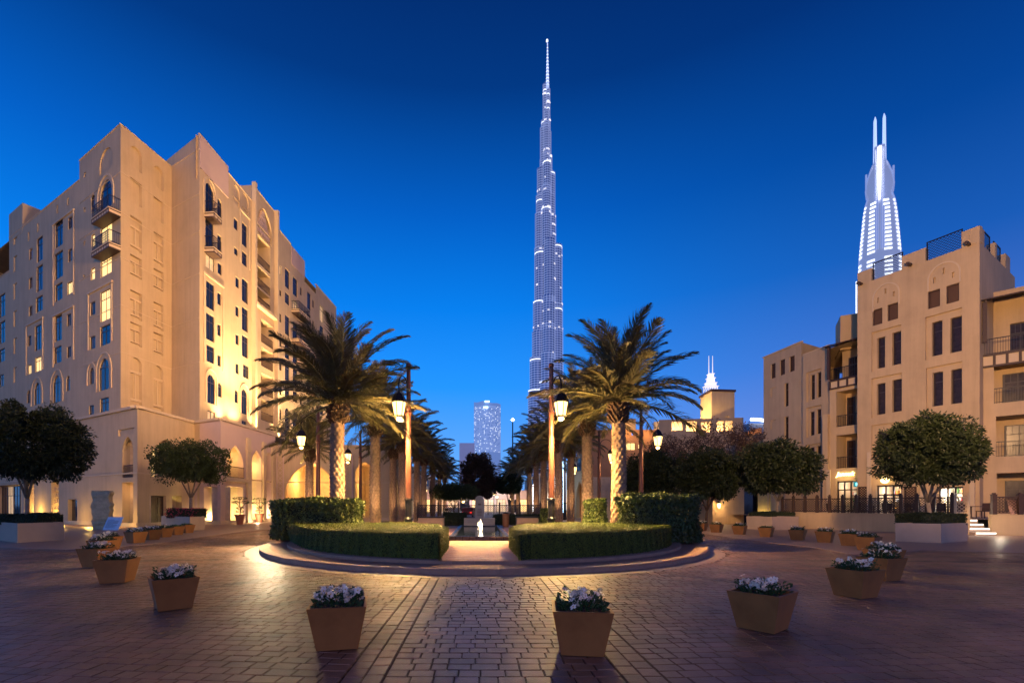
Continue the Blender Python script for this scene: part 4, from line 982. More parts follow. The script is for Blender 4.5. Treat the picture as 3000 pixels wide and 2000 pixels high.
def leaf_flat(P, Nn, size, asp=.6, jit=.3):
    """clipped foliage: blades lie roughly in the trimmed surface"""
    n = len(P); Nn = Nn + rng.normal(0, jit, (n, 3)); Nn /= np.linalg.norm(Nn, axis=1, keepdims=True)
    D = np.cross(Nn, rng.normal(0, 1, (n, 3))); D /= np.linalg.norm(D, axis=1, keepdims=True); S_ = np.cross(D, Nn); s_ = (size * rng.uniform(.7, 1.3, n))[:, None]
    b = P - D * s_ * .5; t = P + D * s_ * .5; V = np.stack([b, P + S_ * s_ * asp * .5 + Nn * s_ * .1, t, P - S_ * s_ * asp * .5 + Nn * s_ * .1], 1).reshape(-1, 3); return V, np.arange(n * 4).reshape(-1, 4)
def box_points(n, x0, x1, y0, y1, z0, z1): return np.stack([rng.uniform(x0, x1, n), rng.uniform(y0, y1, n), rng.uniform(z0, z1, n)], 1)

# ------------------------------------------------------------------ low clipped hedges
def poly_area_pts(poly, n):
    poly = np.array(poly); lo, hi = poly.min(0), poly.max(0); out = []
    px, py = poly[:, 0], poly[:, 1]
    while len(out) < n:
        q = rng.uniform(lo, hi, (n, 2)); ins = np.zeros(n, bool); j = len(poly) - 1
        for i in range(len(poly)):
            c = ((py[i] > q[:, 1]) != (py[j] > q[:, 1])) & (q[:, 0] < (px[j] - px[i]) * (q[:, 1] - py[i]) / (py[j] - py[i] + 1e-12) + px[i]); ins ^= c; j = i
        out += list(q[ins])
    return np.array(out[:n])
def hedge(poly, z0, z1, n_top, n_side, leaf, m, name, label, cat='hedge', rough=.022, mcore=None, puff=0.):
    """closed hedge body (dense twig core) plus a skin of small leaves"""
    t = thing(name, label, cat, (sum(p[0] for p in poly) / len(poly), sum(p[1] for p in poly) / len(poly), z0), group='clipped hedges of the roundabout')
    poly = list(poly); k = len(poly); ins = .05; cen = np.array(poly).mean(0)
    mb = MB(); inner = [tuple(np.array(p) + (cen - np.array(p)) / np.linalg.norm(cen - np.array(p)) * ins) for p in poly]
    mb.add([(p[0], p[1], z0) for p in inner] + [(p[0], p[1], z1 - .04) for p in inner], [tuple(range(k, 2 * k))] + [(i, (i + 1) % k, k + (i + 1) % k, k + i) for i in range(k)])
    ob('twig_core', mb.mesh('twig_core', mcore or mat('hedge_core', (.02, .03, .008), .9, .3, 8, .6, 40)), t)
    T = poly_area_pts(poly, n_top); zt = z1 + rough * np.sin(T[:, 0] * 1.7 + 1) * np.cos(T[:, 1] * 2.1) + rng.normal(0, rough * .35, n_top)
    P = [np.column_stack([T, zt])]; Dd = [np.tile([0, 0, 1.], (n_top, 1))]
    e = [(poly[i], poly[(i + 1) % k]) for i in range(k)]; Ls = np.array([math.dist(*q) for q in e]); cnt = (n_side * Ls / Ls.sum()).astype(int)
    for (a, b), c_ in zip(e, cnt):
        if c_ < 1: continue
        u = rng.uniform(0, 1, c_); z = rng.uniform(z0, z1, c_); d = np.array([b[1] - a[1], a[0] - b[0]]); d = d / (np.linalg.norm(d) + 1e-9)
        cc = np.array([(a[0] + b[0]) / 2, (a[1] + b[1]) / 2]) - cen
        if d @ cc < 0: d = -d
        off = rng.normal(0, rough * .6, c_) + rough * np.sin(u * Ls.max() * 1.3 + z * 3) 
        xy = np.array(a)[None] + u[:, None] * (np.array(b) - np.array(a))[None] + off[:, None] * d[None]
        P.append(np.column_stack([xy, z])); Dd.append(np.tile([d[0], d[1], .15], (c_, 1)))
    P = np.concatenate(P); Dd = np.concatenate(Dd); V, Q = leaf_flat(P, Dd, leaf, .62, .24 if rough < .04 else .6)
    ob('foliage', np_mesh('foliage', V, Q, m), t, kind='stuff'); return t
M_CLIP = mat('leaf_clipped', (.095, .125, .014), .55, .4, 9, spec=.3)
def outer(t, d=1.32): return isl(t, d)
def low_poly(s_):
    ts = np.linspace(R(-96 if s_ < 0 else -84), R(-175 if s_ < 0 else -12), 26); pts = [outer(t) for t in ts]
    pts = [p for p in pts if (p[0] < -1.05 if s_ < 0 else p[0] > 1.1) and p[1] < 18.2]
    pts = [(s_ * 1.06 + .02, 12.62)] + pts
    back = [(s_ * 7.9, 19.8), (s_ * 5.5, 21.4), (s_ * 3.2, 21.4), (s_ * 1.6, 19.2), (s_ * 1.08, 16.6)]
    return pts + back
hedge(low_poly(-1), .235, .93, 90000, 60000, .04, M_CLIP, 'low_hedge', 'low clipped hedge with flat lit top on the hotel side of the path')
hedge(low_poly(1), .235, .93, 90000, 60000, .04, M_CLIP, 'low_hedge', 'low clipped hedge with flat lit top on the terrace side of the path')
def rrect(x0, x1, y0, y1, r_, n=5):
    pts = []
    for cx, cy, a in ((x1 - r_, y0 + r_, -90), (x1 - r_, y1 - r_, 0), (x0 + r_, y1 - r_, 90), (x0 + r_, y0 + r_, 180)):
        for i in range(n + 1): t = R(a + 90 * i / n); pts.append((cx + r_ * math.cos(t), cy + r_ * math.sin(t)))
    return pts
def rotpts(pts, c, a): return [(c[0] + (x - c[0]) * math.cos(a) - (y - c[1]) * math.sin(a), c[1] + (x - c[0]) * math.sin(a) + (y - c[1]) * math.cos(a)) for x, y in pts]
hedge(rotpts(rrect(-9.0, -5.3, 20.6, 22.4, .7), (-7, 21), R(12)), .24, 1.92, 9000, 22000, .12, M_LEAFH, 'tall_hedge', 'tall rounded leafy hedge behind the low hedge, lit yellow from the hotel', rough=.10)
hedge(rotpts(rrect(6.0, 9.0, 18.9, 21.4, .8), (8.2, 19.7), R(-10)), .24, 2.08, 9000, 22000, .12, M_LEAFM, 'tall_hedge', 'tall dark hedge with reddish leaves beside the palm on the terrace side', rough=.11)
hedge(rrect(5.15, 6.1, 22.3, 23.6, .45), .24, 1.9, 2500, 7000, .11, M_LEAFH, 'shrub', 'small round shrub lit bright between the two palm trunks', 'shrub', rough=.08)
light('SPOT', (-9.6, 21.6, 2.4), 1500, (1, .78, .45), .08, (-9.5, 17.6, 0), 80, 1, 'ground_flood')
light('POINT', (-7.4, 23.6, 3.2), 160, (1, .8, .3), .2); light('POINT', (4.6, 24.2, 2.0), 90, (1, .8, .35), .2)

# ------------------------------------------------------------------ pool, monument, fence in the middle
pool = thing('reflecting_pool', 'shallow dark pool with a lit water jet at the end of the path', 'pool', (0.02, 25, .2))
zp = .40; x0, x1, y0, y1 = -1.27, 1.33, 20.0, 31.0
mb = MB()
for a, b, c, d in ((x0, x1, y0, y0 + .22), (x0, x1, y1 - .22, y1), (x0, x0 + .18, y0 + .22, y1 - .22), (x1 - .18, x1, y0 + .22, y1 - .22)): mb.box(a, b, c, d, .2, zp)
ob('pool_rim', mb.mesh('pool_rim', mat('black_granite', (.03, .025, .022), .25, .2, 8)), pool)
n = 9
for i in range(n):
    w = (x1 - x0) / n; b = MB(); b.box(x0 + i * w + .01, x0 + (i + 1) * w - .01, y0 - .03, y0 - .001, .21, zp - .03); ob('pool_tile', b.mesh('pool_tile', mat('pool_side_tile', (.12, .07, .05), .4, .2, 8)), pool)
mb = MB(); mb.quad((x0 + .18, y0 + .22, zp - .05), (x1 - .18, y0 + .22, zp - .05), (x1 - .18, y1 - .22, zp - .05), (x0 + .18, y1 - .22, zp - .05)); ob('water', mb.mesh('water', M_WATER), pool)
mb = MB(); 
prof = [(.07, zp - .04), (.055, zp + .15), (.04, zp + .32), (.02, zp + .48), (.008, zp + .58)]
mb.lathe((.1, 25.5), prof, 10)
for i in range(40):
    a = random.uniform(0, 6.28); r_ = random.uniform(.03, .16); h_ = random.uniform(0, .4); q = Vector((.1 + r_ * math.cos(a), 25.5 + r_ * math.sin(a), zp + h_)); mb.box(-.012, .012, -.012, .012, 0, .05, Matrix.Translation(q))
ob('water_jet', mb.mesh('water_jet', mat('jet_foam_glow', (.9, .88, .8), .4, 0, emis=(1, .85, .6), estr=1.5)), pool)  # lamp light on the foam put in as emission
light('POINT', (.1, 25.2, zp + .25), 30, (1, .85, .6), .08)
mon = thing('stone_monument', 'pale round topped stone stele on a stepped block behind the pool', 'monument', at(1407, 33) + (.2,))
mx, my = at(1405, 33)
mb = MB(); w = .30; n = 10; zt_ = 2.42; zs_ = zt_ - w
pts = [(-w, .8), (w, .8)] + [(w * math.cos(PI * i / n), zs_ + w * math.sin(PI * i / n) * .9) for i in range(n + 1)]
k = len(pts); mb.add([(mx + p[0], my - .12, p[1]) for p in pts] + [(mx + p[0], my + .12, p[1]) for p in pts], [tuple(range(k)), tuple(range(k, 2 * k))[::-1]] + [((i + 1) % k, i, k + i, k + (i + 1) % k) for i in range(k)])
ob('stele', mb.mesh('stele', M_STONE), mon)
mb = MB(); mb.box(mx - 1.07, mx + 1.05, my - .5, my + .5, .2, .83); mb.box(mx - 1.0, mx + .85, my - .9, my - .5, .2, .5); ob('pedestal', mb.mesh('pedestal', M_STONE), mon)
mb = MB()
for i, (zz, ww) in enumerate(((1.72, .1), (1.42, .13), (1.32, .16), (1.22, .16), (1.12, .14), (1.02, .16))): mb.box(mx - ww, mx + ww, my - .128, my - .1205, zz, zz + (.04 if i else .12))
ob('inscription', mb.mesh('inscription', mat('carved_grey', (.2, .14, .11), .8)), mon)
M_BENCH = mat('bench_plaster', (.46, .30, .22), .8, .08, 2)
for xa, xb, lab in ((1226, 1300, 'pale low planter wall with dark coping on the hotel side of the monument'), (1514, 1592, 'pale low planter wall with dark coping on the terrace side of the monument')):
    a, b = at(xa, 32.5)[0], at(xb, 32.5)[0]; t = thing('planter_wall', lab, 'planter', ((a + b) / 2, 32.5, .2)); mb = MB(); mb.box(a, b, 32.3, 33.2, .2, .86); ob('planter_body', mb.mesh('planter_body', M_BENCH), t)
    mb = MB(); mb.box(a - .05, b + .05, 32.25, 33.25, .861, .93); ob('coping', mb.mesh('coping', M_IRON), t)
bn = thing('litter_bin', 'round brown litter bin beside the monument', 'bin', at(1482, 33) + (.2,)); c = at(1482, 33)
mb = MB(); mb.lathe(c, [(.20, .2), (.22, .3), (.24, 1.0), (.25, 1.12), (.2, 1.14)], 16); ob('bin_body', mb.mesh('bin_body', mat('rust_brown', (.25, .10, .04), .5)), bn)
mb = MB(); mb.lathe(c, [(.21, 1.15), (.22, 1.2), (.12, 1.25)], 16); ob('lid', mb.mesh('lid', M_IRON), bn)
def lattice_fence(p0, p1, z, h, npan, label, m=M_WOOD, postw=.12, pitch=.17, name='lattice_fence', group=None, bar=.014, posth=.22, extra=0):
    F = Facade(p0, p1); t = thing(name, label, 'fence', (*F.P(F.len / 2, z)[:],), group=group); L_ = F.len / npan
    me_ = None
    for i in range(npan + 1):
        mb = MB(); u = i * L_; fbox(mb, F, u - postw / 2, u + postw / 2, z, z + h + posth * .5, -postw / 2, postw / 2); fbox(mb, F, u - postw / 2 - .02, u + postw / 2 + .02, z + h + posth * .5, z + h + posth * .62, -postw / 2 - .02, postw / 2 + .02); fbox(mb, F, u - postw * .3, u + postw * .3, z + h + posth * .62, z + h + posth, -postw * .3, postw * .3)
        ob('post', mb.mesh('post', m), t)
    for i in range(npan):
        mb = MB(); u0, u1 = i * L_ + postw / 2, (i + 1) * L_ - postw / 2
        fbox(mb, F, u0, u1, z + h - .07, z + h, -.035, .035); fbox(mb, F, u0, u1, z + .06, z + .12, -.03, .03)
        w, hh = u1 - u0, h - .19; nn_ = int((w + hh) / pitch)
        for k in range(1, nn_):
            for s_ in (0, 1):
                tt = k * pitch; a = (max(0, tt - hh), min(tt, hh)); b = (min(tt, w), max(0, tt - w))
                if s_: a = (w - a[0], a[1]); b = (w - b[0], b[1])
                d = Vector((b[0] - a[0], b[1] - a[1])); 
                if d.length < .02: continue
                d.normalize(); nx, nz = -d.y * bar, d.x * bar; o_ = .012 if s_ else -.012
                P_ = lambda x, y, q: F.P(u0 + x, z + .12 + y, o_ + q)
                for q in (.01, -.01): mb.quad(P_(a[0] - nx, a[1] - nz, q), P_(b[0] - nx, b[1] - nz, q), P_(b[0] + nx, b[1] + nz, q), P_(a[0] + nx, a[1] + nz, q))
        ob('lattice_panel', mb.mesh('lattice_panel', m), t)
    return t
lattice_fence(at(1224, 38), at(1583, 38), .5, 1.25, 6, 'dark timber lattice fence across the avenue behind the monument')
hedge([at(1300, 35), at(1365, 35), at(1365, 36.2), at(1300, 36.2)], .2, 1.15, 1500, 4500, .1, M_LEAF, 'shrub', 'dark low shrub bed left of the stone monument', 'shrub', rough=.06)
hedge([at(1447, 36), at(1586, 36), at(1586, 37.2), at(1447, 37.2)], .2, .98, 1500, 4500, .1, M_LEAF, 'shrub', 'dark low shrub bed behind the litter bin', 'shrub', rough=.06)
hedge([at(1583, 31), at(1606, 31), at(1606, 32), at(1583, 32)], .2, 1.5, 400, 1500, .1, M_LEAFH, 'shrub', 'little bright green shrub beside the lamp post foot', 'shrub', rough=.08)

# ------------------------------------------------------------------ palms
def frond_mesh(kind, nl, Lf=3.7):
    """frond along +x: rachis and two rows of leaflets"""
    lr = random.Random(kind); bend = [.55, .85, 1.15, .7, 1.0][kind % 5]; v = []; q = []
    pts = []; x = z = 0; a = .1 * kind % .25; ns = 18
    for i in range(ns + 1):
        pts.append(Vector((x, .04 * math.sin(i * .5 + kind), z))); a_ = a - bend * (i / ns) ** 1.5; x += math.cos(a_) * Lf / ns; z += math.sin(a_) * Lf / ns
    mb = MB(); mb.tube(pts, [.045 * (1 - .85 * i / ns) + .004 for i in range(ns + 1)], 4); v = [tuple(p) for p in mb.v]; f4 = [f for f in mb.f if len(f) == 4]
    V = [list(p) for p in v]; Q = [list(f) for f in f4]
    for i in range(nl):
        t = .10 + .90 * (i + .5) / nl; j = min(ns - 1, int(t * ns)); fr = t * ns - j; c = pts[j].lerp(pts[min(ns, j + 1)], fr); d = (pts[j + 1] - pts[j]).normalized(); up = Vector((-d.z, 0, d.x))
        ll = .74 * (math.sin(PI * min(1, .16 + t * .86)) ** .55) * lr.uniform(.85, 1.12) * (.55 if t < .16 else 1)
        for s_ in (-1, 1):
            ang = R(lr.uniform(36, 56)) * (1 - .35 * t); dirn = (d * math.cos(ang) + Vector((0, s_, 0)) * math.sin(ang) + up * lr.uniform(.05, .45)).normalized()
            tip = c + dirn * ll + Vector((0, 0, -.16 * ll - lr.uniform(0, .1))); mid = c + dirn * ll * .5 + Vector((0, 0, .0)); w = Vector((d.x, 0, d.z)) * .026 + up * .008
            b = len(V); V += [list(c - w * .6), list(mid - w), list(mid + w), list(c + w * .6), list(tip), list(tip)]; Q += [[b, b + 1, b + 2, b + 3]]
            V[-1] = list(tip + w * .2); Q += [[b + 1, b + 4, b + 5, b + 2]]
    return np_mesh('frond', np.array(V), np.array(Q), M_FROND)
FR = [frond_mesh(k, 76) for k in range(5)]
def trunk_mesh(h, r0, r1, name='trunk'):
    nu, nv = 54, int(h / .045); u = np.linspace(0, 2 * PI, nu, endpoint=False); zz = np.linspace(0, h, nv)
    U_, Z_ = np.meshgrid(u, zz); rr = r0 + (r1 - r0) * np.clip(Z_ / h, 0, 1)
    k = 9; s1 = (U_ / (2 * PI) * k + Z_ / .36) % 1; s2 = (-U_ / (2 * PI) * k + Z_ / .36) % 1
    dia = (1 - np.abs(s1 - .5) * 2) * (1 - np.abs(s2 - .5) * 2); lip = np.clip(dia * 2.2, 0, 1) * (.6 + .4 * ((Z_ / .13 + (np.floor(U_ / (2 * PI) * k) % 2) * .5) % 1))
    rr = rr * (1 + .24 * lip * np.clip(1.3 - Z_ / h * .7, .2, 1)) + .01 * np.sin(U_ * 3 + Z_ * 2); lean = .03 * np.sin(Z_ * .5)
    V = np.stack([rr * np.cos(U_) + lean, rr * np.sin(U_), Z_], -1).reshape(-1, 3); I = np.arange(nu * nv).reshape(nv, nu)
    Q = np.stack([I[:-1], np.roll(I[:-1], -1, 1), np.roll(I[1:], -1, 1), I[1:]], -1).reshape(-1, 4); return np_mesh(name, V, Q, M_TRUNK, True)
def palm(x, y, z0, h, label, nf=44, sc=1., seed=0, r_=.30, group='date palms of the avenue', D_=None):
    pr = random.Random(seed); t = thing('date_palm', label, 'palm tree', (x, y, z0), pr.uniform(0, 6), group)
    ob('trunk', trunk_mesh(h, r_, r_ * .84), t, world=False)
    # stubs of cut fronds under the crown
    mb = MB()
    for i in range(84):
        a = i * 2.39996; zz = h - .75 + .95 * (i / 84); rr = r_ * (.86 + .32 * math.sin(PI * min(1, i / 84 + .1))); d = Vector((math.cos(a), math.sin(a), .75)).normalized(); c_ = Vector((math.cos(a) * rr, math.sin(a) * rr, zz))
        mb.tube([c_ - d * .1, c_ + d * pr.uniform(.12, .26)], [.075, .045], 4)
    ob('boot_stubs', mb.mesh('boot_stubs', M_BOOT), t, world=False)
    for i in range(nf):
        f = i / nf; el = R(86 - 104 * f ** 1.1 + pr.uniform(-7, 7)); az = i * 2.39996 + pr.uniform(-.2, .2)
        me = FR[pr.randrange(5)]; M = Matrix.Translation((0, 0, h + .15 + .25 * (1 - f))) @ Matrix.Rotation(az, 4, 'Z') @ Matrix.Rotation(-el, 4, 'Y') @ Matrix.Rotation(pr.uniform(-.5, .5), 4, 'X') @ Matrix.Scale(sc * pr.uniform(.82, 1.08) * (.8 if f < .12 else 1), 4)
        o = bpy.data.objects.new('frond', me); COL.objects.link(o); o.parent = t; o.matrix_basis = M
    if D_ is not None: light('SPOT', (x - .35 * (1 if x > 0 else -1), y - 1.25, .45), D_, (1, .60, .30), .1, (x, y, h * .72), 62, 1, 'palm_uplight')
    return t
PX = 6.3
palms_l = [(990, 21.5, 1190, 1.12, 'tallest date palm in front of the hotel, fronds over the lit facade'), (1100, 28.9, 1243, 1.05, 'date palm just behind the tallest one on the hotel side'), (908, 34, 1322, .85, 'small dark date palm by the hotel porch arch'),
           (1288, 76, 1390, 1.1, 'distant date palm at the end of the hotel side row'), (1303, 88, 1402, 1.1, 'most distant date palm of the hotel side row'), (1178, 38.9, 1300, 1.05, 'third date palm along the hotel side row'), (1222, 48.4, 1330, 1.05, 'fourth date palm along the hotel side row'), (1242, 54.5, 1345, 1.1, 'fifth date palm along the hotel side row'), (1268, 65, 1372, 1.15, 'sixth date palm of the hotel side row'), (1152, 44, 1320, 1.0, 'date palm set behind the lamp on the hotel side')]
palms_r = [(1811, 21.5, 1190, 1.08, 'tall date palm with scaly trunk on the terrace side of the island'), (1720, 27.9, 1240, 1.05, 'date palm just behind the tall one on the terrace side'), (1636, 38.5, 1300, 1.05, 'third date palm along the terrace side row'),
           (1592, 47, 1328, 1.05, 'fourth date palm along the terrace side row'), (1571, 54, 1345, 1.1, 'fifth date palm along the terrace side row'), (1551, 65, 1372, 1.15, 'sixth date palm of the terrace side row'), (1518, 76, 1390, 1.1, 'distant date palm at the end of the terrace side row'), (1502, 88, 1402, 1.1, 'most distant date palm of the terrace side row'), (1672, 44, 1318, 1.0, 'date palm set behind the lamp on the terrace side')]
for i, (px, D, cy, sc, lab) in enumerate(palms_l + palms_r):
    x, y = at(px, D); z0 = .24 if D < 33 else .0; h = EYE + (HY - cy) / FP * D - z0
    palm(x, y, z0, h, lab, 62 if D < 30 else 50, sc, 10 + i, .31 if px != 908 else .27, D_=(1000 if px in (990, 1811) else 650 if D < 40 else 420))

# ------------------------------------------------------------------ street lamps
def lamp_mesh_build(h, facing, label, loc, on=True, color=(1, .60, .22), energy=300, two=False):
    t = thing('street_lamp', label, 'street lamp', (*loc, 0), facing, 'lantern lamp posts of the square')
    mb = MB(); mb.lathe((0, 0), [(.24, 0), (.24, .25), (.19, .32), (.17, 1.0), (.20, 1.04), (.20, 1.1), (.15, 1.16), (.15, 1.9), (.19, 1.93), (.19, 2.0), (.145, 2.05)], 14); ob('base', mb.mesh('base', M_IRON, True), t, world=False)
    mb = MB(); mb.lathe((0, 0), [(.15, 2.04), (.125, h - 2.4), (.16, h - 2.36), (.16, h - 2.25), (.11, h - 2.2), (.095, h - .16), (.12, h - .12), (.13, h - .04), (.09, h + .03), (.01, h + .06)], 14); ob('post', mb.mesh('post', M_BRONZE, True), t, world=False)
    mb = MB(); pts = []
    for i in range(13): a = PI - PI * 1.05 * i / 12; pts.append((.60 + .52 * math.cos(a) - .0, 0, h - 1.25 + .52 * math.sin(a)))
    pts = [(.1, 0, h - 2.3), (.13, 0, h - 1.9), (.09, 0, h - 1.5)] + pts; mb.tube(pts, .028, 6); mb.tube([(.08, 0, h - 1.3), (.12, 0, h - 1.3)], .03, 6); mb.tube([(1.11, 0, h - 1.3), (1.1, 0, h - 1.55)], .03, 6)
    ob('arm', mb.mesh('arm', M_IRON, True), t, world=False)
    lx, zt_ = 1.10, h - 1.5; mb = MB()
    mb.lathe((lx, 0), [(.02, zt_ + .02), (.06, zt_ - .05), (.20, zt_ - .16), (.34, zt_ - .42), (.36, zt_ - .47), (.30, zt_ - .50)][::-1], 6); mb.lathe((lx, 0), [(.30, zt_ - .505), (.355, zt_ - .49)], 6)
    zb = zt_ - 1.12
    for i in range(6): a = 2 * PI * i / 6; c_, s_ = math.cos(a), math.sin(a); mb.tube([(lx + .31 * c_, .31 * s_, zt_ - .48), (lx + .20 * c_, .20 * s_, zb)], .017, 4)
    mb.frustum((lx, 0), .205, .215, zb - .03, zb + .03, 6)
    lan = ob('lantern', mb.mesh('lantern', M_IRON), t, world=False)
    for i in range(6):
        a0, a1 = 2 * PI * i / 6 + .05, 2 * PI * (i + 1) / 6 - .05; g_ = MB(); g_.quad((lx + .196 * math.cos(a0), .196 * math.sin(a0), zb + .035), (lx + .196 * math.cos(a1), .196 * math.sin(a1), zb + .035), (lx + .296 * math.cos(a1), .296 * math.sin(a1), zt_ - .51), (lx + .296 * math.cos(a0), .296 * math.sin(a0), zt_ - .51))
        o = bpy.data.objects.new('pane', g_.mesh('pane', M_LAMP)); COL.objects.link(o); o.parent = lan
    g_ = MB(); g_.lathe((lx, 0), [(.10, zb - .04), (.13, zb - .1), (.10, zb - .17), (.02, zb - .2)][::-1], 10); o = bpy.data.objects.new('bulb', g_.mesh('bulb', M_LAMPS)); COL.objects.link(o); o.parent = lan
    if on:
        w = Matrix.Translation((*loc, 0)) @ Matrix.Rotation(facing, 4, 'Z') @ Vector((lx, 0, zb - .34)); light('POINT', w, energy * .22, color, .12, name='lantern_light')
        light('SPOT', w, energy * 1.6, color, .12, (w.x, w.y, 0), 150, .7, name='lantern_light')
        w = Matrix.Translation((*loc, 0)) @ Matrix.Rotation(facing, 4, 'Z') @ Vector((lx * .72, 0, zt_ - .9))
    return t
lamps = [(1197, 22.0, R(-104), 'tall bronze lamp post on the hotel side of the path, lantern hanging in front', 4600), (1615, 22.0, R(-76), 'tall bronze lamp post on the terrace side of the path, lantern hanging in front', 4600),
         (932, 31, PI, 'lamp post nearest the hotel porch with its lantern towards the arches', 600), (1056, 41.5, PI, 'second lamp post of the hotel side row, between two palm trunks', 500), (1143, 56, PI, 'third lamp post of the hotel side row, beyond the island', 400),
         (1878, 31, 0, 'lamp post behind the tall dark hedge with curved arm and lantern', 550), (1755, 41.5, 0, 'second lamp post of the terrace side row, behind the palm trunk', 450), (1655, 56, 0, 'third lamp post of the terrace side row, beyond the island', 350)]
for px, D, fa, lab, en in lamps: lamp_mesh_build(8.2 if D > 23 else 8.25, fa, lab, at(px, D), energy=en)
far = [(1165, 70, 'small far lantern seen left of the avenue palms'), (1202, 84, 'far lantern between the third and fourth palm'), (1226, 98, 'tiny far lantern near the end of the hotel row'), (1246, 112, 'last tiny lantern at the avenue end')]
far += [(1636, 70, 'small far lantern seen behind the terrace side palms'), (1606, 84, 'far lantern between the fourth and fifth terrace side palms'), (1584, 98, 'tiny far lantern near the end of the terrace side row')]
for i, (px, D, lab) in enumerate(far): lamp_mesh_build(7.4, PI if i < 4 else 0, lab, at(px + 15, D), energy=300)
#=PART4=
# ------------------------------------------------------------------ flower pots
def pot_mesh():
    mb = MB(); a, b, h, w = .335, .235, .51, .035
    o4 = lambda r_, z: [(-r_, -r_, z), (r_, -r_, z), (r_, r_, z), (-r_, r_, z)]
    L_ = [o4(b, 0), o4(b + .002, .01), o4(a - .004, h - .008), o4(a, h), o4(a - w, h), o4(a - w - .01, h - .07)]
    vs = sum(L_, []); fs = [(3, 2, 1, 0)]
    for k in range(5):
        for i in range(4): fs.append((k * 4 + i, k * 4 + (i + 1) % 4, k * 4 + 4 + (i + 1) % 4, k * 4 + 4 + i))
    mb.add(vs, fs); return mb.mesh('pot_body', M_POT)
POTM = pot_mesh(); sb_ = MB(); sb_.quad((-.295, -.295, .45), (.295, -.295, .45), (.295, .295, .45), (-.295, .295, .45)); SOILM = sb_.mesh('soil', M_SOIL)
def flower_mesh(seed):
    fr = random.Random(seed); V = []; Q = []
    mb = MB()
    for i in range(5):
        a = i * 2 * PI / 5 + fr.uniform(-.1, .1); d = Vector((math.cos(a), math.sin(a), 0)); s_ = Vector((-d.y, d.x, 0)); r_ = .034
        mb.add([(0, 0, 0), d * r_ * .5 + s_ * r_ * .42 + Vector((0, 0, .008)), d * r_ * 1.02 + s_ * r_ * .25 + Vector((0, 0, .004)), d * r_ * 1.02 - s_ * r_ * .25 + Vector((0, 0, .004)), d * r_ * .5 - s_ * r_ * .42 + Vector((0, 0, .008))], [(0, 4, 3, 2, 1)])
    return mb
FLM = [flower_mesh(i).mesh('flower', M_PETAL) for i in range(4)]
cen = MB(); cen.frustum((0, 0), .007, .003, .004, .012, 6); CENM = cen.mesh('flower_eye', M_YELL)
def flower_pot(loc, rot, label, seed, nfl, parts, fol=1., red=False):
    fr = random.Random(seed); rg = np.random.default_rng(seed)
    t = thing('flower_pot', label, 'flower pot', (*loc, .012), rot, 'square flower pots around the roundabout')
    for me, nm in ((POTM, 'pot_body'), (SOILM, 'soil')): ob(nm, me, t, world=False)
    n = 420; P = np.column_stack([rg.uniform(-.26, .26, n), rg.uniform(-.26, .26, n), np.zeros(n)]); hh = .10 + .07 * np.sin(P[:, 0] * 14 + seed) * np.cos(P[:, 1] * 12) + .04; P[:, 2] = .46 + rg.uniform(.1, 1, n) * hh * fol
    V, Q = leaf_cloud(P, np.column_stack([P[:, 0] * 2, P[:, 1] * 2, np.full(n, .6)]), .058, .5, .1, jitter=.5)
    ob('foliage', np_mesh('foliage', V, Q, M_FLOWERLEAF), t, world=False, kind='stuff')
    big = MB(); lumps = [(fr.uniform(-.2, .2), fr.uniform(-.2, .2)) for _ in range(5)]
    nfl = int(nfl * 1.5)
    for i in range(nfl):
        c = lumps[fr.randrange(5)]; x = max(-.27, min(.27, c[0] + fr.gauss(0, .075))); y = max(-.27, min(.27, c[1] + fr.gauss(0, .075)))
        z = .575 + fr.uniform(-.03, .12) * fol; M = Matrix.Translation((x, y, z)) @ Euler((fr.uniform(.1, 1.0) if False else fr.gauss(0, .45) , fr.gauss(0, .45), fr.uniform(0, 6)), 'XYZ').to_matrix().to_4x4() @ Matrix.Rotation(fr.uniform(.2, .9), 4, 'X') @ Matrix.Scale(fr.uniform(.95, 1.4), 4)
        if parts:
            o = bpy.data.objects.new('flower', FLM[i % 4]); COL.objects.link(o); o.parent = t; o.matrix_basis = M
            e = bpy.data.objects.new('flower_eye', CENM); COL.objects.link(e); e.parent = o
        else:
            me = FLM[i % 4]; big.add([M @ v.co for v in me.vertices], [tuple(p.vertices) for p in me.polygons])
    if not parts and nfl: ob('flowers', big.mesh('flowers', M_PETAL), t, world=False, kind='stuff')
    return t
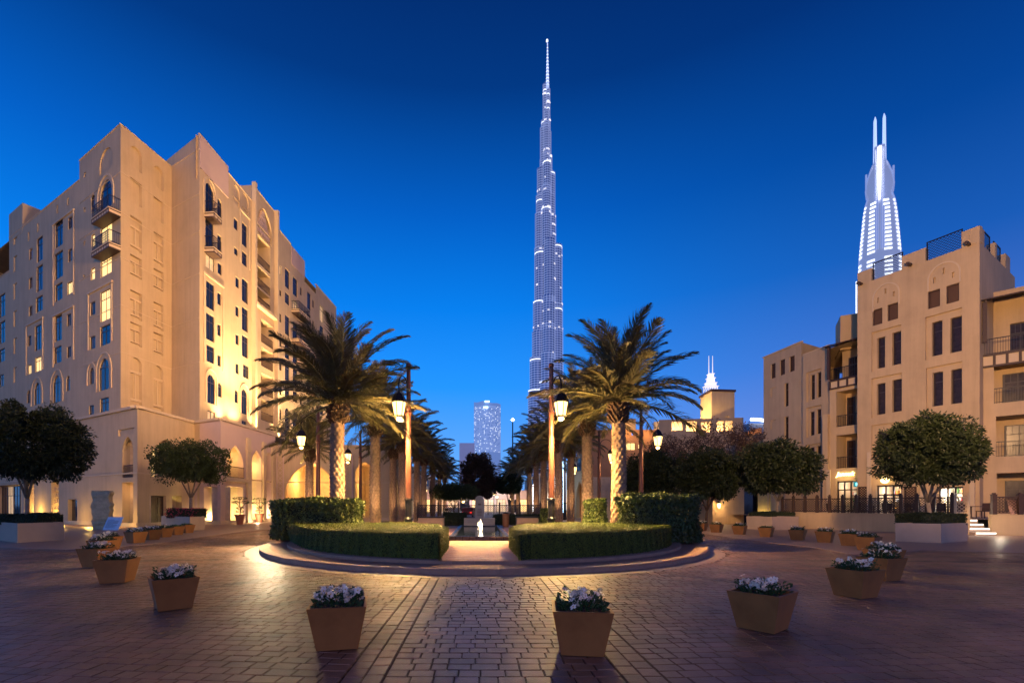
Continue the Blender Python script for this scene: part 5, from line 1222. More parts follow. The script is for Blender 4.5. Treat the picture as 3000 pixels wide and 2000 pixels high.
POTS = [(993, 1908, 12, 'flower pot with dense white petunias, one of the front pair, on the hotel side', 44, 1), (1702, 1926, -8, 'flower pot with sparse white flowers, front pair, on the terrace side', 26, 1),
        (2233, 1855, 38, 'ochre flower pot turned corner first, third from the centre towards the terrace', 30, 1), (2505, 1754, 22, 'flower pot with white flowers overlapping two pots behind it, terrace side', 24, 1),
        (2582, 1703, 18, 'flower pot half hidden behind the corner pot, terrace side', 20, 0), (2588, 1668, 10, 'hindmost flower pot of the overlapping trio on the terrace side', 26, 0),
        (2543, 1614, 30, 'flower pot with few flowers just before the trio, on the pale walkway', 8, 0), (2489, 1600, 42, 'dark faced flower pot fourth from the walkway bend', 18, 0), (2417, 1590, 42, 'flower pot fifth along the walkway row, two toned sides', 14, 0),
        (2337, 1583, 44, 'flower pot in front of the terrace wall, left of the two toned ones', 18, 0), (2245, 1573, 44, 'flower pot with green plants and no blossoms before the white planter', 0, 0), (2167, 1566, 44, 'flower pot at the left corner of the white tree planter', 18, 0),
        (2099, 1560, 44, 'flower pot on the walkway beside the tall dark hedge, second from the end', 16, 0), (2055, 1555, 44, 'last flower pot of the walkway row, next to the dark hedge', 16, 0),
        (508, 1790, 40, 'dark flower pot turned corner first on the hotel side with white petunias', 40, 1), (344, 1710, 14, 'dark flower pot third from the centre towards the hotel', 36, 0), (286, 1663, -6, 'flower pot behind the third one on the hotel side, full of white flowers', 40, 0),
        (302, 1628, -14, 'flower pot squeezed between two others on the hotel side', 36, 0), (318, 1612, -18, 'hindmost flower pot of the hotel side cluster, near the stone slab', 30, 0), (398, 1592, -22, 'flower pot standing apart before the dark hotel door', 30, 0),
        (443, 1583, -22, 'second flower pot of the row leading to the red flowered planter', 26, 0), (480, 1575, -22, 'third flower pot of the row beside the low yellow lit planter', 4, 0), (515, 1568, -22, 'fourth flower pot of the row beside the low planter, greenery only', 0, 0), (547, 1562, -22, 'end flower pot of the row beside the low planter, greenery only', 0, 0)]
for i, (px, by, rot, lab, nf, parts) in enumerate(POTS):
    D = gd(by) + .26; flower_pot(at(px, D), R(rot), lab, 100 + i, nf, parts, 1.0 if nf else .6)

# ------------------------------------------------------------------ trees
def ficus_crown(seed, rx, ry, rz, n, leaf, m, lump=.18):
    rg = np.random.default_rng(seed); k = 190; P = []; D = []
    c = rg.normal(0, 1, (k, 3)); c /= np.linalg.norm(c, axis=1, keepdims=True); c[:, 2] = np.where(c[:, 2] < -.7, -.7 - (c[:, 2] + .7) * .2, c[:, 2]); rr = rg.uniform(.35, 1.0 + lump * .5, (k, 1)) ** .6; c = c * rr * [rx * .84, ry * .84, rz * .86]
    cr_ = rg.uniform(.22, .50, k) * rx / 2.2
    idx = rg.integers(0, k, n); d = rg.normal(0, 1, (n, 3)); d /= np.linalg.norm(d, axis=1, keepdims=True); P = c[idx] + d * cr_[idx, None] * rg.uniform(.5, 1.05, (n, 1))
    V, Q = leaf_cloud(P, d * .7 + P / [rx, ry, rz] * .6, leaf, .5, .25, jitter=.45); me = np_mesh('crown', V, Q, m); return me
def tree(name, loc, z0, trunk_h, crown_c, rx, rz, label, seed, n=15000, leaf=.13, m=M_LEAF, cat='tree', group='round clipped trees', trunk_r=.09, limbs=5, bark=M_BARK, lump=.18):
    tr = random.Random(seed); t = thing(name, label, cat, (*loc, z0), tr.uniform(0, 6), group)
    mb = MB(); top = trunk_h * .5
    mb.tube([(0, 0, -.1), (.03, 0, top * .5), (0, .04, top)], [trunk_r * 1.3, trunk_r, trunk_r * .95], 8)
    for i in range(limbs):
        a = i * 2 * PI / limbs + tr.uniform(-.3, .3); o_ = rx * tr.uniform(.3, .6); mb.tube([(0, .04, top * .92), (math.cos(a) * o_ * .35, math.sin(a) * o_ * .35, top + (crown_c - top) * .35), (math.cos(a) * o_ * .7, math.sin(a) * o_ * .7, top + (crown_c - top) * .8), (math.cos(a) * o_ * 1.2, math.sin(a) * o_ * 1.2, crown_c + rz * .35)], [trunk_r * .75, trunk_r * .5, trunk_r * .35, trunk_r * .12], 6)
    ob('trunk', mb.mesh('trunk', bark, True), t, world=False)
    o = ob('crown', ficus_crown(seed, rx, rx, rz, n, leaf, m, lump), t, world=False); o.location = (0, 0, crown_c)
    return t
def planter(poly, z1, label, name='tree_planter', m=None, shrub=None):
    """polygonal masonry planter"""
    c = np.array(poly).mean(0); t = thing(name, label, 'planter', (*c, 0), group=None); k = len(poly); mb = MB(); inn = [tuple(np.array(p) + (c - np.array(p)) / np.linalg.norm(c - np.array(p)) * .25) for p in poly]
    mb.add([(p[0], p[1], 0) for p in poly] + [(p[0], p[1], z1) for p in poly] + [(p[0], p[1], z1) for p in inn] + [(p[0], p[1], z1 - .1) for p in inn], [(i, (i + 1) % k, k + (i + 1) % k, k + i) for i in range(k)] + [(k + i, k + (i + 1) % k, 2 * k + (i + 1) % k, 2 * k + i) for i in range(k)] + [(2 * k + i, 2 * k + (i + 1) % k, 3 * k + (i + 1) % k, 3 * k + i) for i in range(k)])
    ob('planter_body', mb.mesh('planter_body', m or M_PLANT), t); mb = MB(); mb.add([(p[0], p[1], z1 - .08) for p in inn], [tuple(range(k))]); ob('soil', mb.mesh('soil', M_SOIL), t); return t
def D_at(px, py, z=0.): return at(px, gd(py, z))
def corner_planter(pl, pc, pr, z1, label, back=2.3, shrubs=None):
    a, b, c = D_at(*pl), D_at(*pc), D_at(*pr); d = (a[0] + c[0] - b[0], a[1] + c[1] - b[1])
    return planter([a, b, c, d], z1, label), np.array([a, b, c, d]).mean(0)
t, c = corner_planter((-30, 1580), (51, 1591), (188, 1583), .9, 'cream masonry planter under the big tree on the hotel side')
cL = at(78, 23.2)
hedge([(cL[0] - 1.15, cL[1] - .55), (cL[0] + 1.05, cL[1] - .55), (cL[0] + 1.05, cL[1] + .8), (cL[0] - 1.15, cL[1] + .8)], .8, 1.26, 3000, 5000, .08, M_LEAF, 'planter_hedge', 'small dark hedge inside the planter of the big hotel side tree', 'hedge', rough=.05)
tree('ficus_tree', at(78, 23.3), .8, 2.6, 3.85, 2.5, 2.2, 'big round dark tree at the edge by the hotel, growing from a cream planter', 31, 44000, .135, lump=.42)
t, c = corner_planter((2623, 1586), (2757, 1591), (2836, 1585), .88, 'cream masonry planter under the big round tree before the terrace')
cR = at(2727, 23.0)
hedge([(cR[0] - 1.1, cR[1] - .6), (cR[0] + 1.1, cR[1] - .6), (cR[0] + 1.1, cR[1] + .7), (cR[0] - 1.1, cR[1] + .7)], .8, 1.3, 3000, 5000, .08, M_LEAF, 'planter_hedge', 'small dark hedge inside the planter before the terrace', 'hedge', rough=.05)
tree('ficus_tree', at(2722, 23.2), .8, 2.2, 3.4, 2.1, 1.95, 'big round dark tree in front of the terrace cafe', 32, 44000, .135, lump=.42)
# second hotel side tree with red flowered planter
a, b, c_, d = D_at(472, 1549), D_at(556, 1556), D_at(597, 1553), D_at(560, 1545)
planter([a, b, c_, (c_[0] - 1.2, c_[1] + 2.2), (a[0] - .4, a[1] + 2.0)], .95, 'low yellow lit planter with red flowers before the hotel arcade')
cP = at(548, 33.2); hedge([(cP[0] - 1.1, cP[1] - .5), (cP[0] + 1.0, cP[1] - .5), (cP[0] + 1.0, cP[1] + .6), (cP[0] - 1.1, cP[1] + .6)], .85, 1.45, 900, 3500, .1, M_LEAF, 'planter_hedge', 'dark shrub with red blossoms in the low planter by the arcade', 'shrub', rough=.07)
rp = MB()
for i in range(160):
    x, y, z = random.uniform(-1.25, 1.1), -.6 + random.uniform(-.08, .1), random.uniform(.9, 1.5)
    if random.random() < .4: y = random.uniform(-.5, .5); z = 1.48
    rp.frustum((cP[0] + x, cP[1] + y), .05, .01, z, z + .05, 5)
tag(ob('red_blossoms', rp.mesh('red_blossoms', M_REDF), kind='stuff'), 'red blossoms over the dark shrub in the low planter', 'flowers')
tree('ficus_tree', at(560, 33.4), .8, 3.0, 3.9, 2.45, 1.55, 'medium tree with forked pale trunk between hotel arcade arches', 33, 22000, .15, m=M_LEAFM, lump=.7, limbs=4, trunk_r=.1)
o = COL.objects['ficus_tree.002'] if 'ficus_tree.002' in COL.objects else None
# terrace side trees further back
t, c = corner_planter((2187, 1549), (2262, 1553), (2340, 1551), .93, 'pale planter under the third tree, behind the row of pots')
cR = at(2262, 35.2)
hedge([(cR[0] - 1.3, cR[1] - .6), (cR[0] + 1.3, cR[1] - .6), (cR[0] + 1.3, cR[1] + .7), (cR[0] - 1.3, cR[1] + .7)], .85, 1.2, 1200, 2500, .09, M_LEAF, 'planter_hedge', 'thin strip of dark plants in the pale planter behind the pots', 'hedge', rough=.05)
tree('ficus_tree', at(2278, 35.3), .8, 2.6, 3.6, 3.0, 2.2, 'wide dark tree before the low apartment wing', 34, 30000, .2)
tree('ficus_tree', at(2070, 38), 0, 2.7, 4.0, 2.75, 2.4, 'dark tree left of the lit wall lantern', 35, 30000, .2, bark=M_BOOT)
tree('ficus_tree', at(1905, 41), 0, 2.7, 3.8, 2.6, 2.7, 'dark tree standing behind the hooked lamp post', 36, 26000, .21, bark=M_BOOT)
M_RUST = mat('leaf_brownish', (.075, .04, .022), .6, .5, 4)
tree('flowering_tree', at(2125, 47), 0, 4, 6.7, 3.9, 3.3, 'loose brownish tree in front of the wind tower', 37, 16000, .17, m=M_RUST, group=None, bark=M_BOOT, lump=.5)
tree('flowering_tree', at(1960, 50), 0, 4, 6.0, 3.6, 3.0, 'loose brownish tree beside the dark round trees', 38, 14000, .17, m=M_RUST, group=None, bark=M_BOOT, lump=.5)
tree('avenue_tree', at(1405, 75), 0, 3.5, 5.9, 3.2, 4.6, 'big dark brown tree closing the end of the avenue', 39, 34000, .28, m=M_RUST, group=None, bark=M_BOOT)
tree('avenue_tree', at(1330, 66), 0, 2.6, 3.6, 3.6, 1.0, 'broad low green tree beyond the fence on the hotel side', 40, 16000, .22, m=M_LEAFM, group=None, bark=M_BOOT)
tree('avenue_tree', at(1492, 74), 0, 3.4, 5.0, 2.4, 1.8, 'dark tree beyond the fence on the terrace side', 41, 16000, .22, m=M_LEAF, group=None, bark=M_BOOT)
# terracotta pots with tiered topiary at the hotel arcade
for i, (px, by, lab) in enumerate(((703, 1537, 'terracotta pot with tiered topiary, nearer the lit arcade opening'), (760, 1531, 'terracotta pot with tiered topiary, nearer the porch pilaster'))):
    D = gd(by) + .3; x, y = at(px, D); t = thing('topiary_pot', lab, 'potted plant', (x, y, 0), 0, 'terracotta topiary pots at the arcade')
    mb = MB(); mb.lathe((0, 0), [(.24, 0), (.40, .78), (.45, .8), (.45, .92), (.38, .92)], 16); ob('pot_body', mb.mesh('pot_body', M_TERRA), t, world=False)
    mb = MB(); mb.tube([(0, 0, .85), (.05, 0, 1.3), (-.03, 0, 1.8), (0, 0, 2.3)], .04, 6); mb.tube([(.05, 0, 1.4), (.5, 0, 1.9)], .03, 5); mb.tube([(0, 0, 1.5), (-.4, 0, 2.0)], .03, 5); ob('stem', mb.mesh('stem', M_BOOT), t, world=False)
    P = []
    for cx, cz, rr in ((0, 2.3, .55), (.42, 1.95, .32), (-.35, 1.95, .3), (0, 1.45, .25), (0, 1.15, .28)):
        k = int(500 * rr); d = rng.normal(0, 1, (k, 3)); d /= np.linalg.norm(d, axis=1, keepdims=True); P.append(d * [rr, rr, .12] + [cx, 0, cz])
    P = np.concatenate(P); V, Q = leaf_cloud(P, P * [1, 1, .2], .09, .5, .1); ob('foliage', np_mesh('foliage', V, Q, M_LEAFM), t, world=False, kind='stuff')

# ------------------------------------------------------------------ stone slab monument and plaque by the hotel
x, y = at(303, 33.5); t = thing('rough_stone', 'upright rough stone slab standing before the hotel wall', 'stone monument', (x, y, 0))
mb = MB(); sr = random.Random(5); n = 14; prof = []
for i in range(n + 1): zz = 2.75 * i / n; prof.append((-.62 + sr.uniform(-.09, .09), .62 + sr.uniform(-.1, .08), zz))
vs = []
for l_, r_, zz in prof: vs += [(l_, -.25 + sr.uniform(-.05, .05), zz), (r_, -.22 + sr.uniform(-.05, .05), zz + sr.uniform(-.05, .05)), (r_ - .05, .22, zz), (l_ + .05, .25, zz)]
fs = []
for i in range(n):
    for k in range(4): fs.append((i * 4 + k, i * 4 + (k + 1) % 4, (i + 1) * 4 + (k + 1) % 4, (i + 1) * 4 + k))
fs.append((n * 4, n * 4 + 1, n * 4 + 2, n * 4 + 3)); mb.add(vs, fs); ob('slab', mb.mesh('slab', mat('rough_limestone', (.5, .40, .24), .9, .25, 3, 1, 8)), t, world=False)
x, y = at(323, 32.3); t = thing('info_plaque', 'slanted pale metal plaque with text leaning before the rough stone', 'plaque', (x, y, 0), R(-10))
mb = MB(); mb.box(-.62, .62, -.02, .02, 0, 1.0, Matrix.Rotation(R(-25), 4, 'X')); ob('plate', mb.mesh('plate', mat('pale_metal', (.55, .6, .68), .35, .15, 5, metal=.2)), t, world=False)
mb = MB()
for i in range(8): mb.box(-.5, -.5 + sr.uniform(.5, 1.0), -.026, -.021, .2 + i * .08, .225 + i * .08, Matrix.Rotation(R(-25), 4, 'X'))
ob('text_lines', mb.mesh('text_lines', mat('engraved', (.15, .15, .17), .6)), t, world=False)
mb = MB(); mb.box(-.3, .3, .30, .36, 0, .6); ob('stand', mb.mesh('stand', M_IRON), t, world=False)
light('SPOT', (at(323, 29)[0], 29, .3), 30, (.85, .9, 1), .1, (x, y, .6), 40, 1, 'plaque_light')

# ------------------------------------------------------------------ cafe terrace
ter = thing('cafe_terrace', 'x', 'x'); del ter['label']; del ter['category']; ter['kind'] = 'structure'
TA, TB = D_at(2292, 1546), at(2838, 27.0); ZT = 1.14
F = Facade(TA, TB); mb = MB(); fbox(mb, F, 0, F.len, 0, ZT, -.25, 0); fbox(mb, F, 0, F.len, ZT, ZT + .06, -.28, .04); ob('terrace_wall', mb.mesh('terrace_wall', M_PLASTER2), ter)
TC, TD = at(2905, 26.9), (32.5, 25.9)
F2 = Facade(TC, TD); mb = MB(); fbox(mb, F2, 0, F2.len, 0, ZT, -.25, 0); fbox(mb, F2, 0, F2.len, ZT, ZT + .06, -.28, .04); ob('terrace_wall', mb.mesh('terrace_wall', M_PLASTER2), ter)
mb = MB(); pts = [(TA[0], TA[1] + .3), (TB[0], TB[1] + .3), (TB[0] + .5, TB[1] + 1.6), (TC[0], TC[1] + 1.6), (TC[0], TC[1] + .25), TD, (60, 24), (60, 60), (TA[0], 60)]; mb.add([(p[0], p[1], .90) for p in pts], [tuple(range(len(pts)))])
ob('terrace_floor', mb.mesh('terrace_floor', M_TERR), ter)
# entrance steps between the two walls
for i in range(4):
    mb = MB(); yy = TB[1] - .3 + i * .34; z = .195 + i * .23; xa, xb = TB[0] + .06, TC[0] - .02
    dl = (TC[1] - TB[1]) / (TC[0] - TB[0]); mb.add([(xa, yy, 0), (xb, yy + dl * (xb - xa), 0), (xb, 32, 0), (xa, 32, 0), (xa, yy, z), (xb, yy + dl * (xb - xa), z), (xb, 32, z), (xa, 32, z)], [(4, 5, 6, 7), (0, 1, 5, 4), (1, 2, 6, 5), (3, 0, 4, 7)])
    ob('step', mb.mesh('step', M_STONE), ter)
xm, ym = (TB[0] + TC[0]) / 2, (TB[1] + TC[1]) / 2
light('POINT', (xm - .3, ym - 1.3, .75), 45, (1, .80, .58), .05); light('POINT', (xm, ym + 1.5, 1.5), 60, (1, .8, .58), .08)
for i in range(4):
    yy = TB[1] - .3 + i * .34; mb = MB(); xa, xb = TB[0] + .1, TC[0] - .06; dl = (TC[1] - TB[1]) / (TC[0] - TB[0]); z = .195 + i * .23
    mb.add([(xa, yy - .012, z - .09), (xb, yy + dl * (xb - xa) - .012, z - .09), (xb, yy + dl * (xb - xa) - .012, z - .02), (xa, yy - .012, z - .02)], [(0, 1, 2, 3)]); ob('step_light', mb.mesh('step_light', mat('step_strip', (.9, .9, .9), .4, 0, emis=(1, .86, .68), estr=2.5)), ter)
nf = 12
lattice_fence(F.P(0, 0)[:2], F.P(F.len - .7, 0)[:2], ZT + .06, 1.0, nf, 'dark timber lattice fence on the terrace wall in front of the shops', postw=.15, pitch=.15, posth=.26)
lattice_fence(F.P(F.len - .55, 0)[:2], F.P(F.len - .02, 0)[:2], ZT + .06, 1.0, 1, 'short pale lattice gate panel at the terrace entrance', m=M_TRIM, postw=.1, pitch=.2, name='gate_panel')
lattice_fence(F2.P(0.1, 0)[:2], F2.P(F2.len, 0)[:2], ZT + .06, 1.0, 3, 'dark lattice fence on the terrace wall by the blue lights', postw=.2, pitch=.16)
def chair(loc, rot, label):
    t = thing('cafe_chair', label, 'chair', (*loc, .9), rot, 'dark terrace cafe chairs'); mb = MB(); mb.box(-.24, .24, -.24, .24, .42, .47); ob('seat', mb.mesh('seat', M_WOOD), t, world=False)
    mb = MB(); mb.box(-.24, .24, .2, .24, .47, .98, Matrix.Rotation(R(-6), 4, 'X')); ob('backrest', mb.mesh('backrest', M_WOOD), t, world=False)
    for a in (-.21, .21):
        for b in (-.21, .21): mb = MB(); mb.box(a - .02, a + .02, b - .02, b + .02, 0, .42); ob('leg', mb.mesh('leg', M_WOOD), t, world=False)
def table(loc, label):
    t = thing('cafe_table', label, 'table', (*loc, .9), 0, 'terrace cafe tables'); mb = MB(); mb.box(-.4, .4, -.4, .4, .72, .76); ob('tabletop', mb.mesh('tabletop', M_WOOD), t, world=False)
    mb = MB(); mb.lathe((0, 0), [(.25, 0), (.25, .03), (.04, .06), (.04, .72)], 10); ob('pedestal', mb.mesh('pedestal', M_WOOD), t, world=False)
for i, (px, D, w) in enumerate(((2845, 29.5, 'in the terrace entrance gap'), (2712, 30.5, 'behind the big tree trunk'), (2770, 31, 'before the bright shop window'), (2560, 32.5, 'between the two shop doors'), (2640, 31.5, 'near the lattice screen'), (2470, 35, 'before the teal shop'))):
    x, y = at(px, D); table((x, y), 'small dark cafe table ' + w)
    chair((x + .75, y), R(-80), 'dark cafe chair beyond the table ' + w); chair((x - .75, y), R(85), 'dark cafe chair on the near side of the table ' + w)
x, y = at(2975, 26.6); mb = MB()
t = thing('easel_sign', 'patterned red and cream board leaning behind the lattice fence', 'sign board', (x, y, 1.2), R(5))
mb = MB(); mb.box(-.3, .3, -.02, .02, 0, .85, Matrix.Rotation(R(-12), 4, 'X')); ob('board', mb.mesh('board', mat('patterned_board', (.5, .3, .2), .7, .8, 14)), t, world=False)
for px in (2915, 2985):
    p = at(px, 27.4); tag(ob('blue_lamp', (lambda b: (b.lathe((0, 0), [(.06, 0), (.08, .1), (.08, .55), (.03, .62)], 10), b.mesh('blue_lamp', M_BLUE))[1])(MB()), loc=(*p, 1.3)), 'small glowing blue lamp behind the fence, ' + ('beside the entrance' if px < 2950 else 'beside the patterned board'), 'lamp')
light('POINT', (*at(2950, 28.5), 2.0), 8, (.2, .2, 1), .1)
# wall with lantern under the dark trees
wb = thing('garden_building', 'low ochre wall with a dark doorway behind the dark trees, lit by a wall lantern', 'building', (21, 42, 0))
FB = Facade(at(2088, 43), at(2300, 43)); dq = (FB.uv(2180, 1500)[0], FB.uv(2228, 1500)[0])
mb = MB(); wall(mb, FB, 0, FB.len, 0, 5.2, [(dq[0], dq[1], 0, 3.0, None, .4)], .4); mb.quad(FB.P(0, 0), FB.P(0, 0, -6), FB.P(0, 5.2, -6), FB.P(0, 5.2)); ob('wall', mb.mesh('wall', M_PLASTER2), wb)
mb = MB(); fbox(mb, FB, dq[0], dq[1], 0, 3.0, -.4, -.35); ob('door', mb.mesh('door', M_GLASS), wb)
mb = MB(); fbox(mb, FB, FB.len * .78, FB.len * .8, 0, 3.4, .003, .12); fbox(mb, FB, FB.len * .62, FB.len * .75, .0, 3.1, .003, .06); ob('pilaster', mb.mesh('pilaster', mat('lit_yellow_panel', (.55, .42, .16), .8)), wb)
u, z = FB.uv(2102, 1478); t = thing('wall_lantern', 'glowing wall lantern beside the dark tree trunk', 'wall lamp', FB.P(u, z, .25))
mb = MB(); mb.lathe((0, 0), [(.08, -.28), (.14, .1), (.02, .12)], 8); ob('glass', mb.mesh('glass', M_LAMPS), t, world=False); mb = MB(); mb.lathe((0, 0), [(.18, .12), (.04, .3)], 8); mb.box(-.02, .02, 0, .3, .2, .24); ob('cap', mb.mesh('cap', M_IRON), t, world=False)
light('POINT', FB.P(u, z - .1, .65), 60, (1, .6, .25), .08); light('POINT', FB.P(FB.len * .69, 1.0, .5), 18, (1, .75, .3), .08)

# ------------------------------------------------------------------ wind tower building and the low wing beside it
wt = thing('wind_tower_house', 'old style house with a lit wind tower and lit roof parapet openings', 'building', (30, 82, 0))
FA_, = (Facade(at(2052, 84), at(2085, 79)),); FB_ = Facade(at(2085, 79), at(2152, 79.5)); zt_ = EYE + (HY - 1146) / FP * 79
for F in (FA_, FB_):
    mb = MB(); q = (F.len * .3, F.len * .7, zt_ - 8, zt_ - 4.6) if F is FA_ else (F.len * .55, F.len * .8, zt_ - 8, zt_ - 4)
    wall(mb, F, 0, F.len, 0, zt_, [(*q, 'round' if F is FB_ else None, .3)], .3); mb.quad(F.P(q[0], q[2], -.3), F.P(q[1], q[2], -.3), F.P(q[1], q[3], -.3), F.P(q[0], q[3], -.3)); ob('tower_wall', mb.mesh('tower_wall', M_PLASTER2), wt)
    mb = MB(); fbox(mb, F, -.1, F.len + .1, zt_, zt_ + .35, -.4, .25); ob('cornice', mb.mesh('cornice', M_WOOD), wt)
light('SPOT', FA_.P(FA_.len * .5, zt_ - 7.5, 5.0), 12000, (1, .62, .22), .1, FA_.P(FA_.len * .5, zt_ - 3, 0), 70, 1, 'facade_uplight'); light('POINT', FB_.P(FB_.len * .9, zt_ - 8.5, 1.0), 420, (1, .66, .26), .1)
mb = MB(); pts = [FA_.P(0, 0)[:2], FA_.P(FA_.len, 0)[:2], FB_.P(FB_.len, 0)[:2], (FB_.B.x - .5, FB_.B.y + 6)]; prism_top(mb, pts, zt_ + .3); F = Facade(FB_.B[:2], (FB_.B.x - .5, FB_.B.y + 6)); mb.quad(F.P(0, 0), F.P(F.len, 0), F.P(F.len, zt_), F.P(0, zt_)); ob('tower_roof', mb.mesh('tower_roof', M_PLASTER2), wt)
FL_ = Facade(at(1930, 76), at(2178, 74)); zl_ = EYE + (HY - 1226) / FP * 75
ops = [FL_.rect(r_) for r_ in ((1968, 2000, 1234, 1260), (2010, 2042, 1234, 1262), (2054, 2083, 1236, 1266), (2100, 2120, 1232, 1262), (2124, 2146, 1232, 1262), (1918, 1930, 1228, 1255))]
mb = MB(); wall(mb, FL_, 0, FL_.len, 0, zl_, [(*q, None, .5) for q in ops], .5); ob('wall', mb.mesh('wall', M_PLASTER2), wt)
mb = MB(); a, b = FL_.P(0, 0, -4), FL_.P(FL_.len, 0, -4); mb.quad((a.x, a.y, 0), (b.x, b.y, 0), (b.x, b.y, zl_ + .4), (a.x, a.y, zl_ + .4)); mb.quad(FL_.P(0, zl_ - 3.4), FL_.P(FL_.len, zl_ - 3.4), FL_.P(FL_.len, zl_ - 3.4, -4), FL_.P(0, zl_ - 3.4, -4)); ob('roof_terrace', mb.mesh('roof_terrace', M_SHOP), wt)
for q in ops[:5]: light('POINT', FL_.P((q[0] + q[1]) / 2, q[2] + .4, -2.6), 520, (1, .62, .22), .2)
FO_ = Facade(at(1690, 70), at(1930, 70)); mb = MB(); zo = EYE + (HY - 1258) / FP * 70
wall(mb, FO_, 0, FO_.len, 0, zo, [(*FO_.rect((1835, 1862, 1296, 1318)), None, .3), (*FO_.rect((1870, 1885, 1300, 1315)), None, .3), (*FO_.rect((1850, 1856, 1262, 1275)), None, .3)], .3); ob('wall', mb.mesh('wall', mat('orange_plaster', (.5, .26, .12), .85, .1, .6)), wt)
for q in ((1835, 1862, 1296, 1318), (1870, 1885, 1300, 1315)): window(FO_, wt, FO_.rect(q), 'lit')
light('POINT', FO_.P(FO_.len * .6, zo - .6, 1.2), 130, AMBER, .2); light('POINT', FO_.P(FO_.len * .85, zo - .8, 1.2), 110, AMBER, .2)
mb = MB(); fbox(mb, FO_, FO_.len * .55, FO_.len * .72, zo, zo + 1.6, -3, 0); ob('roof_box', mb.mesh('roof_box', M_PLASTER2), wt); light('POINT', FO_.P(FO_.len * .6, zo + .5, .8), 45, AMBER, .2)
# dhow-like floodlit roof crown far behind the wind tower
fc = thing('lit_crown_tower', 'distant white floodlit stepped crown with twin masts above the wind tower', 'tower', at(2082, 430) + (0,))
x, y = at(2082, 430); zf = lambda py: EYE + (HY - py) / FP * 430; mw = FP and 430 / FP
M_CROWN = mat('steel_floodlight_glow', (.8, .78, .8), .5, 0, emis=(1, .86, .82), estr=.8)  # floodlighting of the crown put into the steel as emission
mb = MB()
for i, (py0, py1, w0, w1) in enumerate(((1150, 1132, 42, 40), (1132, 1122, 34, 30), (1122, 1108, 24, 22), (1108, 1096, 20, 16))):
    for k in range(7):
        t_ = -1 + 2 * k / 6; mb.tube([(x + t_ * w0 / 2 * mw, y, zf(py0)), (x + t_ * w1 / 2 * mw, y, zf(py1))], .3, 4)
    mb.box(x - w1 / 2 * mw, x + w1 / 2 * mw, y - 3, y + 3, zf(py1) - .3, zf(py1) + .2)
    for k in range(6):
        t_ = -1 + 2 * k / 6; t2 = -1 + 2 * (k + 1) / 6; mb.tube([(x + t_ * w0 / 2 * mw, y, zf(py0)), (x + t2 * w1 / 2 * mw, y, zf(py1))], .25, 4)
for s_ in (-5.5, 5.5): mb.tube([(x + s_ * mw, y, zf(1096)), (x + s_ * mw, y, zf(1042))], [.5, .25], 5)
ob('crown_frame', mb.mesh('crown_frame', M_CROWN), fc); mb = MB(); mb.box(x - 8 * mw, x + 16 * mw, y + 2, y + 5, 0, zf(1150)); ob('tower_shaft', mb.mesh('tower_shaft', mat('far_concrete', (.2, .2, .24), .7)), fc)
# curved white roof peeping beside the low wing
x, y = at(2222, 160); t = thing('curved_roof_hall', 'white lit curved roof edge seen over the garden wall', 'building', (x, y, 0)); mb = MB(); zz = lambda py: EYE + (HY - py) / FP * 160
pts = [(at(2200 + i * 6, 160)[0], 160, zz(1228 + .055 * (i * 2) ** 2 * .35)) for i in range(9)]; mb.tube(pts, .5, 5); ob('lit_edge', mb.mesh('lit_edge', M_WHITE), t)
mb = MB(); mb.box(at(2200, 160)[0], at(2290, 160)[0], 161, 175, 0, zz(1238)); ob('hall_body', mb.mesh('hall_body', mat('grey_cladding', (.3, .3, .36), .5)), t)
mb = MB(); a = at(2172, 90); b = at(2232, 90); mb.add([(a[0], 90, 0), (b[0], 90, 0), (b[0], 90, EYE + 228 / FP * 90), ((a[0] + b[0]) / 2, 90, EYE + 222 / FP * 90), (a[0], 90, EYE + 200 / FP * 90), (a[0], 98, 0), (b[0], 98, 0), (b[0], 98, EYE + 228 / FP * 90), ((a[0] + b[0]) / 2, 98, EYE + 222 / FP * 90), (a[0], 98, EYE + 200 / FP * 90)], [(0, 1, 2, 3, 4), (2, 7, 8, 3), (3, 8, 9, 4), (0, 4, 9, 5)])
t = tag(ob('orange_roof_house', mb.mesh('orange_roof_house', mat('orange_render', (.5, .24, .1), .8))), 'orange lit house gable between the wind tower and the low apartment wing', 'building'); light('POINT', (a[0] + 2, 88, 14), 300, AMBER, .3)
FG = Facade(at(2160, 62), at(2240, 60)); zg = EYE + (HY - 1272) / FP * 61; mb = MB(); hs = [FG.rect(r_) for r_ in ((2168, 2192, 1276, 1292), (2202, 2226, 1278, 1294))]; wall(mb, FG, 0, FG.len, 0, zg, [(*q, None, .4) for q in hs], .4)
t = thing('link_wall', 'low ochre wall with two square openings beside the apartment wing', 'wall', FG.P(FG.len / 2, 0)); ob('wall_face', mb.mesh('wall_face', M_PLASTER2), t)
mb = MB(); fbox(mb, FG, 0, FG.len, 0, zg, -2, -1.6); ob('wall_back', mb.mesh('wall_back', M_PLASTER2), t)

